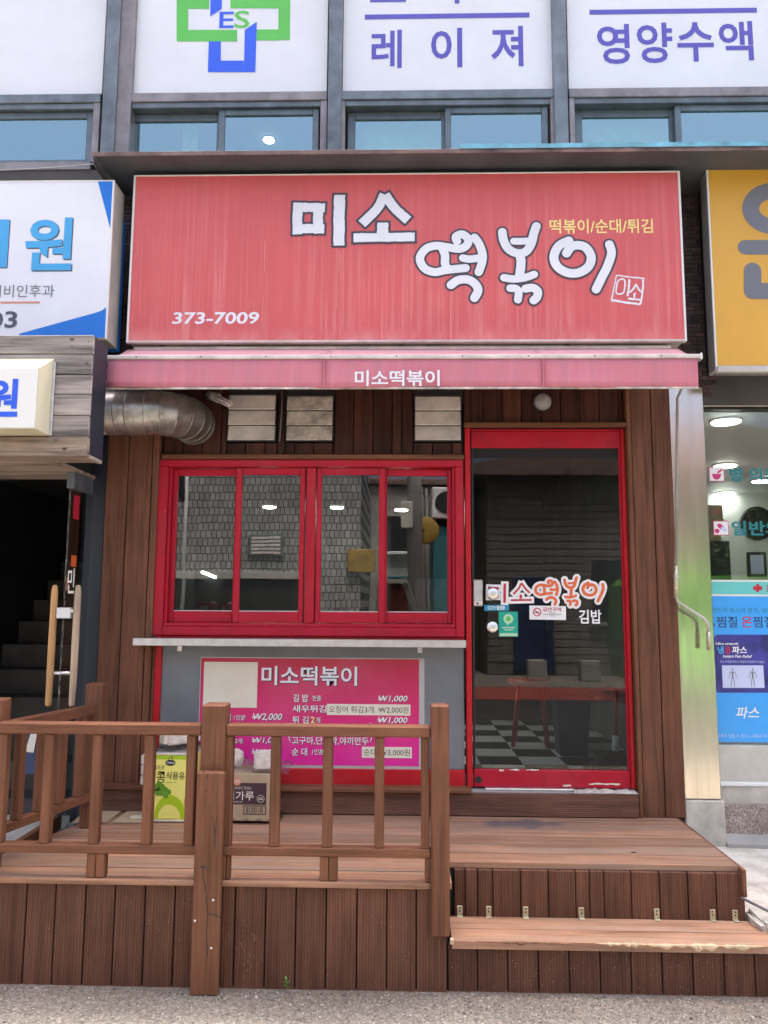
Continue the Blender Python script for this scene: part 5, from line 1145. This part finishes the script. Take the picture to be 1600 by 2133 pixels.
# inside the pharmacy
for k, (u, v, lab) in enumerate(((1512, 878, 'lit round ceiling light nearest the pharmacy window head'), (1511, 970, 'lit round ceiling light over the pharmacy counter, above the pink icon'), (1588, 1002, 'lit round ceiling light at the right edge of the pharmacy window'), (1513, 1027, 'small lit ceiling light deepest inside the pharmacy'))): 
    lamp_disc('ceiling_light', lab, onceil(u, v, 2.69), .085)
CK = thing('wall_clock', 'round black rimmed clock on the pharmacy back wall', 'clock', at(1578, 1090, 3.38)); q = at(1578, 1090, 3.38); lathe('rim', 'black_plastic', CK, (q.x, 3.40, q.z), [(.17, 0), (.17, -.03), (.14, -.03), (.14, -.01)], 'y', 30); lathe('dial', 'clean_white', CK, (q.x, 3.396, q.z), [(.14, 0), (.14, -.004), (.05, -.005)], 'y', 30)
bx('hand', 'black_plastic', CK, q.x-.004, q.x+.004, 3.386, 3.389, q.z, q.z+.1, 0); bx('hand', 'black_plastic', CK, q.x, q.x+.07, 3.386, 3.389, q.z-.004, q.z+.004, 0)
FR = thing('certificate', 'framed certificate hanging on the pharmacy back wall', 'frame', at(1577, 1175, 3.38)); x0, x1, z0, z1 = rect(1557, 1150, 1597, 1202, 3.38); bx('frame', 'black_plastic', FR, x0, x1, 3.375, 3.40, z0, z1, .004); bx('sheet', 'lavender', FR, x0+.03, x1-.03, 3.372, 3.3745, z0+.03, z1-.03, 0)
for k, (a, b, c_, d) in enumerate(((1476, 1052, 1506, 1080), (1476, 1080, 1509, 1104), (1476, 1104, 1503, 1127))):
    x0, x1, z0, z1 = rect(a, b, c_, d, 1.6); tb = thing('stock_box', ('top', 'middle', 'bottom')[k]+' tan stock box piled behind the pharmacy glass', 'box', (x0, 1.6, z0), 'stock boxes piled in the pharmacy'); bx('body', 'cardboard', tb, x0, x1, 1.6, 1.85, z0+.001, z1, .004); bx('label', 'coral_vinyl', tb, x0+.03, x1-.02, 1.597, 1.5995, z0+.03, z1-.03, 0)
SHF = thing('shelf_unit', 'dark shelf unit inside the pharmacy carrying the boxes', 'shelf', (1.9, 1.7, .3)); x0, x1, z0, z1 = rect(1476, 1127, 1520, 1210, 1.6); bx('cabinet', 'room_dark', SHF, x0-.02, x1, 1.58, 1.95, .301, z1, .005); bx('plinth', 'black_plastic', SHF, x0-.02, x1, 1.56, 1.579, .301, .4, .002)
# ================================================================== inside the snack shop
lamp_disc('ceiling_light', 'lit downlight inside the snack shop seen through the second window pane', at(561, 1055, 1.5), .05, None, 'lamp_shop', 2.78); lamp_disc('ceiling_light', 'lit downlight inside the snack shop seen through the third window pane', at(702, 1056, 1.5), .05, None, 'lamp_shop', 2.78); lamp_disc('ceiling_light', 'lit downlight inside the snack shop seen through the rightmost window pane', at(836, 1061, 1.5), .05, None, 'lamp_shop', 2.78)
TLt = thing('strip_light', 'slim lit strip light inside the snack shop behind the leftmost pane', 'strip light', at(434, 1197, 1.95)); a, b = at(420, 1191, 1.95), at(450, 1203, 1.95); tube('lamp_bar', 'lamp_on', TLt, [a, b], .012, 8); bx('mount', 'black_plastic', TLt, (a.x+b.x)/2-.02, (a.x+b.x)/2+.02, 1.96, 2.0, a.z-.03, a.z+.02, .002)
KC = thing('kitchen_counter', 'steel kitchen counter inside the snack shop behind the window', 'counter', (-.6, .5, .55)); bx('worktop', 'aluminium', KC, -1.70, .25, .22, .75, 1.34, 1.37, .004); bx('cabinet', 'room_wall', KC, -1.70, .25, .25, .73, .547, 1.339, .004)
def stuff_box(name, lab, cat, px, Y, mat, extra=None):
    x0, x1, z0, z1 = rect(*px, Y); t = thing(name, lab, cat, ((x0+x1)/2, Y, 1.37)); bx('body', mat, t, x0, x1, Y, Y+.16, 1.371, max(z1, 1.42), .012)
    if extra: bx('front_panel', extra, t, x0+.02, x1-.02, Y-.004, Y-.0005, 1.371+.35*(z1-1.371), z1-.03, .004)
    return t
stuff_box('paper_towel_dispenser', 'grey towel dispenser with dark window behind the third pane', 'dispenser', (690, 1206, 724, 1262), .45, 'lamp_grey', 'black_plastic'); stuff_box('food_container', 'pale plastic container behind the rightmost window pane', 'container', (866, 1204, 902, 1270), .42, 'clean_white'); stuff_box('seasoning_box', 'red printed packet on the counter behind the leftmost pane', 'packet', (408, 1252, 440, 1284), .4, 'crimson_vinyl', 'clean_white'); stuff_box('seasoning_box', 'smaller red packet right of the red packet behind the leftmost pane', 'packet', (455, 1254, 476, 1284), .4, 'crimson_vinyl', 'clean_white')
CP = thing('cup_stack', 'tall stack of white paper cups at the right end of the window', 'cups', (X(917, 1250, .3), .3, 1.37)); xx = X(917, 1250, .3)
for k in range(14): lathe('cup', 'clean_white', CP, (xx+.006*k/14, .3, 1.371+.024*k), [(.034, .0), (.040, .018), (.042, .022), (.042, .0235)], 'z', 18)
CH = thing('tongs', 'long pale tongs leaning behind the rightmost window pane', 'tongs', at(860, 1280, .5)); tube('arm', 'clean_white', CH, [(X(888, 1280, .5), .45, 1.371), at(840, 1200, .5)], .014, 8); tube('arm', 'clean_white', CH, [(X(884, 1280, .5), .47, 1.371), at(836, 1204, .5)], .012, 8)
ST = thing('reflection_stool', 'red stool shape added behind the door, standing for a red street reflection', 'stool', (.95, 1.3, .553)); lathe('seat', 'stool_red', ST, (.93, 1.35, .98), [(.15, 0), (.16, .02), (.15, .04), (.05, .042)], 'z', 20)  # shape added inside to stand for a red reflection in the door
for k in range(4): a = k*math.pi/2+.6; tube('leg', 'stool_red', ST, [(.93+.17*math.cos(a), 1.35+.17*math.sin(a), .5535), (.93+.11*math.cos(a), 1.35+.11*math.sin(a), .982)], .016, 8)
BR = thing('broom', 'broom with red handle standing inside the glass door on the right', 'broom', (1.30, .45, .553)); tube('handle', 'stool_red', BR, [(1.33, .55, .74), (1.36, .62, 1.05)], .011, 8); tube('neck', 'clean_white', BR, [(1.315, .51, .66), (1.33, .55, .745)], .022, 10); mesh('bristles', [(1.12, .42, .5535), (1.46, .42, .5535), (1.46, .56, .5535), (1.12, .56, .5535), (1.28, .48, .665), (1.35, .48, .665), (1.35, .53, .665), (1.28, .53, .665)], [(0, 1, 2, 3), (4, 5, 6, 7), (0, 1, 5, 4), (1, 2, 6, 5), (2, 3, 7, 6), (3, 0, 4, 7)], 'room_dark', BR)
BT = thing('storage_bin', 'dark blue bin on the checkered floor inside the door', 'bin', (1.14, 1.0, .553)); hexa('body', 'boot_blue', BT, [(1.06, .92, .5535), (1.24, .92, .5535), (1.24, 1.1, .5535), (1.06, 1.1, .5535)], [(1.04, .90, .90), (1.26, .90, .90), (1.26, 1.12, .90), (1.04, 1.12, .90)]); bx('lid', 'boot_blue', BT, 1.03, 1.27, .89, 1.13, .9005, .93, .006)
# ================================================================== across the street (seen in the panes and the steel)
YO_ = -11.0
TB = thing('tiled_building', 'grey tiled building across the street, mirrored in the serving window', 'building', (-5, -13, 0))
bx('wall', 'grey_tile_wall', TB, -10, -.85, YO_-4, YO_, 0, 7.0, .02); bx('roof', 'concrete', TB, -10.1, -.75, YO_-4.1, YO_+.1, 7.0, 7.2, .02)
bx('opening_shade_panel', 'dark_void', TB, -4.8, -1.75, YO_, YO_+.03, .0, 2.05, .005); bx('lintel', 'concrete', TB, -4.9, -1.65, YO_+.001, YO_+.10, 2.05, 2.2, .01)  # flat near-black panel on the wall, painted as the shade of an opening
WV = bx('window', 'frame_grey', TB, -3.1, -2.4, YO_+.001, YO_+.05, 2.5, 2.95, .01); 
for k in range(5): bx('slat', 'louvre', WV, -3.05, -2.45, YO_+.051, YO_+.065, 2.55+.075*k, 2.60+.075*k, .004)
tube('downpipe', 'clean_white', TB, [(-4.42, YO_+.06, 0), (-4.42, YO_+.06, 6.9)], .04, 8)
bx('step', 'concrete', TB, -4.9, -1.6, YO_+.031, YO_+.6, 0, .15, .01)
UP_ = thing('utility_pole', 'grey concrete utility pole across the street, mirrored in the window', 'pole', (-.05, -10.3, 0)); tube('shaft', 'concrete', UP_, [(.24, -10.2, 0), (.24, -10.2, 9)], .14, 14, True, [.16, .11]); bx('meter_box', 'cream_metal', UP_, -.02, .20, -10.15, -9.98, 3.0, 3.5, .01)
for k, (z_, sg) in enumerate(((6.5, 1), (7.0, -1))): tube('wire', 'cable', UP_, [(-9, -10.0, z_+.6), (-4, -10.0, z_+.15), (.24, -10.0, z_), (6, -10.0, z_+.2), (12, -10.0, z_+.7)], .015, 6)
YSG = thing('yellow_board', 'yellow notice board on the tiled building, mirrored in the third pane', 'board', (-.8, -10.9, 2.2)); bx('board', 'dull_yellow', YSG, -1.1, -.55, -10.95, -10.9, 2.2, 2.65, .01); bx('bracket', 'black_plastic', YSG, -.9, -.86, -10.999, -10.95, 2.3, 2.5, .002)
RS = thing('round_sign', 'round yellow projecting sign, mirrored in the rightmost pane', 'sign', (.5, -10.6, 2.4)); lathe('disc', 'dull_yellow', RS, (.44, -10.5, 3.0), [(.26, 0), (.26, .06), (.24, .07), (.05, .071)], 'y', 28); tube('bracket', 'black_plastic', RS, [(.24, -10.30, 3.0), (.44, -10.45, 3.0)], .02, 8); tube('bracket', 'black_plastic', RS, [(.24, -10.3, 2.8), (.44, -10.45, 2.85)], .02, 8)
TP = thing('tarp_shed', 'lean-to shed wrapped in teal tarpaulin, mirrored in the rightmost pane', 'shed', (1.0, -11.5, 0)); hexa('tarp_wall', 'teal_tarp', TP, [(.62, -12.5, 0), (1.36, -12.5, 0), (1.36, -10.9, 0), (.62, -10.9, 0)], [(.62, -12.5, 3.25), (1.36, -12.5, 3.25), (1.36, -10.9, 3.05), (.62, -10.9, 3.15)]); bx('roof_edge', 'rust_sheet', TP, .55, 1.42, -12.5, -10.8, 3.26, 3.30, .01)
AC = thing('air_conditioner', 'white outdoor air conditioner unit on a rack, mirrored in the rightmost pane', 'air conditioner', (.95, -11.2, 3.30)); bx('casing', 'clean_white', AC, .60, 1.35, -11.5, -11.15, 3.305, 3.96, .02); lathe('fan_grille', 'black_plastic', AC, (.90, -11.149, 3.65), [(.24, 0), (.24, .02), (.21, .02), (.06, .012)], 'y', 24)
for k in range(6): bx('grille_slat', 'lamp_grey', AC, 1.16, 1.32, -11.149, -11.14, 3.40+.08*k, 3.45+.08*k, .002)
AH = thing('alley_house', 'plastered house closing the alley across the street, mirrored in the right panes', 'building', (.4, -16, 0))
bx('wall', 'concrete', AH, -.84, 1.88, -18, -15, 0, 4.6, .02); bx('parapet', 'rust_sheet', AH, -.9, 1.9, -18.05, -14.9, 4.6, 4.75, .01)
wq = bx('window', 'black_plastic', AH, -.55, .25, -14.999, -14.95, 2.9, 3.8, .01); bx('sill', 'clean_white', wq, -.6, .3, -14.949, -14.88, 2.82, 2.9, .01)
wq = bx('door', 'far_red', AH, -.5, .2, -14.999, -14.94, .1, 2.1, .01); bx('awning', 'teal_tarp', wq, -.6, .3, -14.939, -14.5, 2.2, 2.26, .01)
for k in range(3): tube('drainpipe', 'cable', AH, [(.5+.12*k, -14.9, 0), (.5+.12*k, -14.9, 4.5)], .03, 8)
# the brick hall
HB = thing('brick_hall', 'low grey brick hall across the street, mirrored in the glass door', 'building', (5, -15, 0))
bx('wall', 'far_brick', HB, 1.9, 12, -18, -13.2, 0, 4.5, .02)
for k in range(24): bx('brick_course', 'far_brick', HB, 1.92, 11.98, -13.198, -13.18, .30+.17*k, .30+.17*k+.145, .006)
prism('roof', 'rust_sheet', HB, [(1.5, 4.5), (12.4, 4.5), (12.4, 4.62), (7, 5.9), (1.5, 4.72)], -18.2, -12.8)
W1 = bx('window', 'black_plastic', HB, 4.3, 5.3, -13.179, -13.14, 1.2, 2.6, .01); bx('sill', 'concrete', W1, 4.2, 5.4, -13.139, -13.05, 1.12, 1.2, .01)
D1 = bx('door', 'boot_blue', HB, 2.5, 3.4, -13.179, -13.13, .1, 2.2, .01); bx('handle', 'chrome', D1, 3.2, 3.25, -13.129, -13.08, 1.0, 1.3, .004)
def backtext(s, x0, x1, z0, z1, Y, mat, par):
    o = text('lettering', s, mat, par, None, Y, .015, rect_world=(x0, x1, z0, z1))
    for v in o.data.vertices: v.co.x = -v.co.x           # faces the street, reads from there
    return o
backtext('택련경로당', 1.95, 3.15, 3.62, 3.92, -13.165, 'lamp_grey', HB)
for k in range(3): tag(bx('concrete_block', 'concrete', None, 2.6+1.1*k, 3.0+1.1*k, -12.2, -11.9, .0, .42, .02), 'square concrete bollard block before the brick hall, '+('nearest the shed', 'middle of three', 'farthest from the shed')[k], 'bollard', 'concrete blocks across the street')
struct(bx('red_road_marking', 'far_red', None, 1.2, 4.6, -10.6, -8.6, .005, .009, 0))
# green minibus
GC = thing('green_minibus', 'bright green minibus parked behind the viewer, mirrored in the steel pillar', 'minibus', (6.0, -8.6, 0))
prof = [(-2.3, .35), (2.3, .35), (2.42, .6), (2.40, 1.05), (2.15, 1.25), (1.75, 1.95), (1.5, 2.05), (-2.1, 2.05), (-2.3, 1.9), (-2.38, 1.0)]
prism('body', 'green_car', GC, [(6.0+a, b) for a, b in prof], -9.5, -7.9)
for a, b in ((-2.1, -1.15), (-1.05, -.1), (0, .85)): wq = bx('side_window', 'black_plastic', GC, 6.0+a, 6.0+b, -7.899, -7.885, 1.18, 1.75, .005); bx('pane', 'clear_glass', wq, 6.03+a, 5.97+b, -7.884, -7.880, 1.21, 1.72, 0)
prism('side_window', 'black_plastic', GC, [(6.95, 1.18), (7.95, 1.18), (7.68, 1.75), (6.95, 1.75)], -7.899, -7.885)
for a in (-1.5, 1.5):
    wq = lathe('wheel', 'tyre', GC, (6.0+a, -7.97, .34), [(.34, -.1), (.34, .08), (.30, .10), (.20, .09)], 'y', 28); lathe('rim', 'chrome', wq, (6.0+a, -7.90, .34), [(.19, 0), (.17, .03), (.05, .035)], 'y', 20)
    lathe('wheel', 'tyre', GC, (6.0+a, -9.43, .34), [(.34, -.08), (.34, .1), (.20, .11)], 'y', 28)
for y in (-8.2, -9.2): bx('headlight', 'clean_white', GC, 8.40, 8.43, y-.12, y+.12, .75, .92, .01)
bx('stripe', 'clean_white', GC, 3.7, 8.3, -7.8985, -7.893, .98, 1.06, .002); bx('bumper', 'tyre', GC, 8.43, 8.48, -9.45, -7.95, .36, .58, .02)
# trees behind the hall
def leaftree(x, y, h, r, lab, seed):
    t = thing('tree', lab, 'tree', (x, y, 0), 'trees across the street'); rnd = random.Random(seed)
    tube('trunk', 'bark', t, [(x, y, 0), (x+.1, y, h*.3), (x-.05, y+.1, h*.6), (x, y, h*.85)], .15, 8, True, [.2, .16, .11, .04])
    V = []; F = []
    for k in range(5200):
        c_ = k % 14; ca = c_*2.4; cr = r*.6*((c_ % 5)/5+.2); cz = h*.45+h*.5*((c_*.37) % 1); v = Vector((rnd.gauss(0, 1), rnd.gauss(0, 1), rnd.gauss(0, 1))).normalized()*r*.42*rnd.random()**.4
        p_ = Vector((x+cr*math.cos(ca), y+cr*math.sin(ca), cz))+v; s_ = rnd.uniform(.04, .09); u = Vector((rnd.gauss(0, 1), rnd.gauss(0, 1), rnd.gauss(0, 1))).normalized(); w_ = u.orthogonal().normalized(); b = len(V)
        V += [p_-u*s_, p_+w_*s_*.5, p_+u*s_, p_-w_*s_*.5]; F.append((b, b+1, b+2, b+3))
    mesh('crown', V, F, 'far_leaf', t, recalc=False)
leaftree(7.6, -12.3, 4.2, 1.3, 'leafy green tree standing before the brick hall', 3); leaftree(10.2, -11.8, 5.2, 1.6, 'taller leafy tree at the right end of the brick hall', 6)
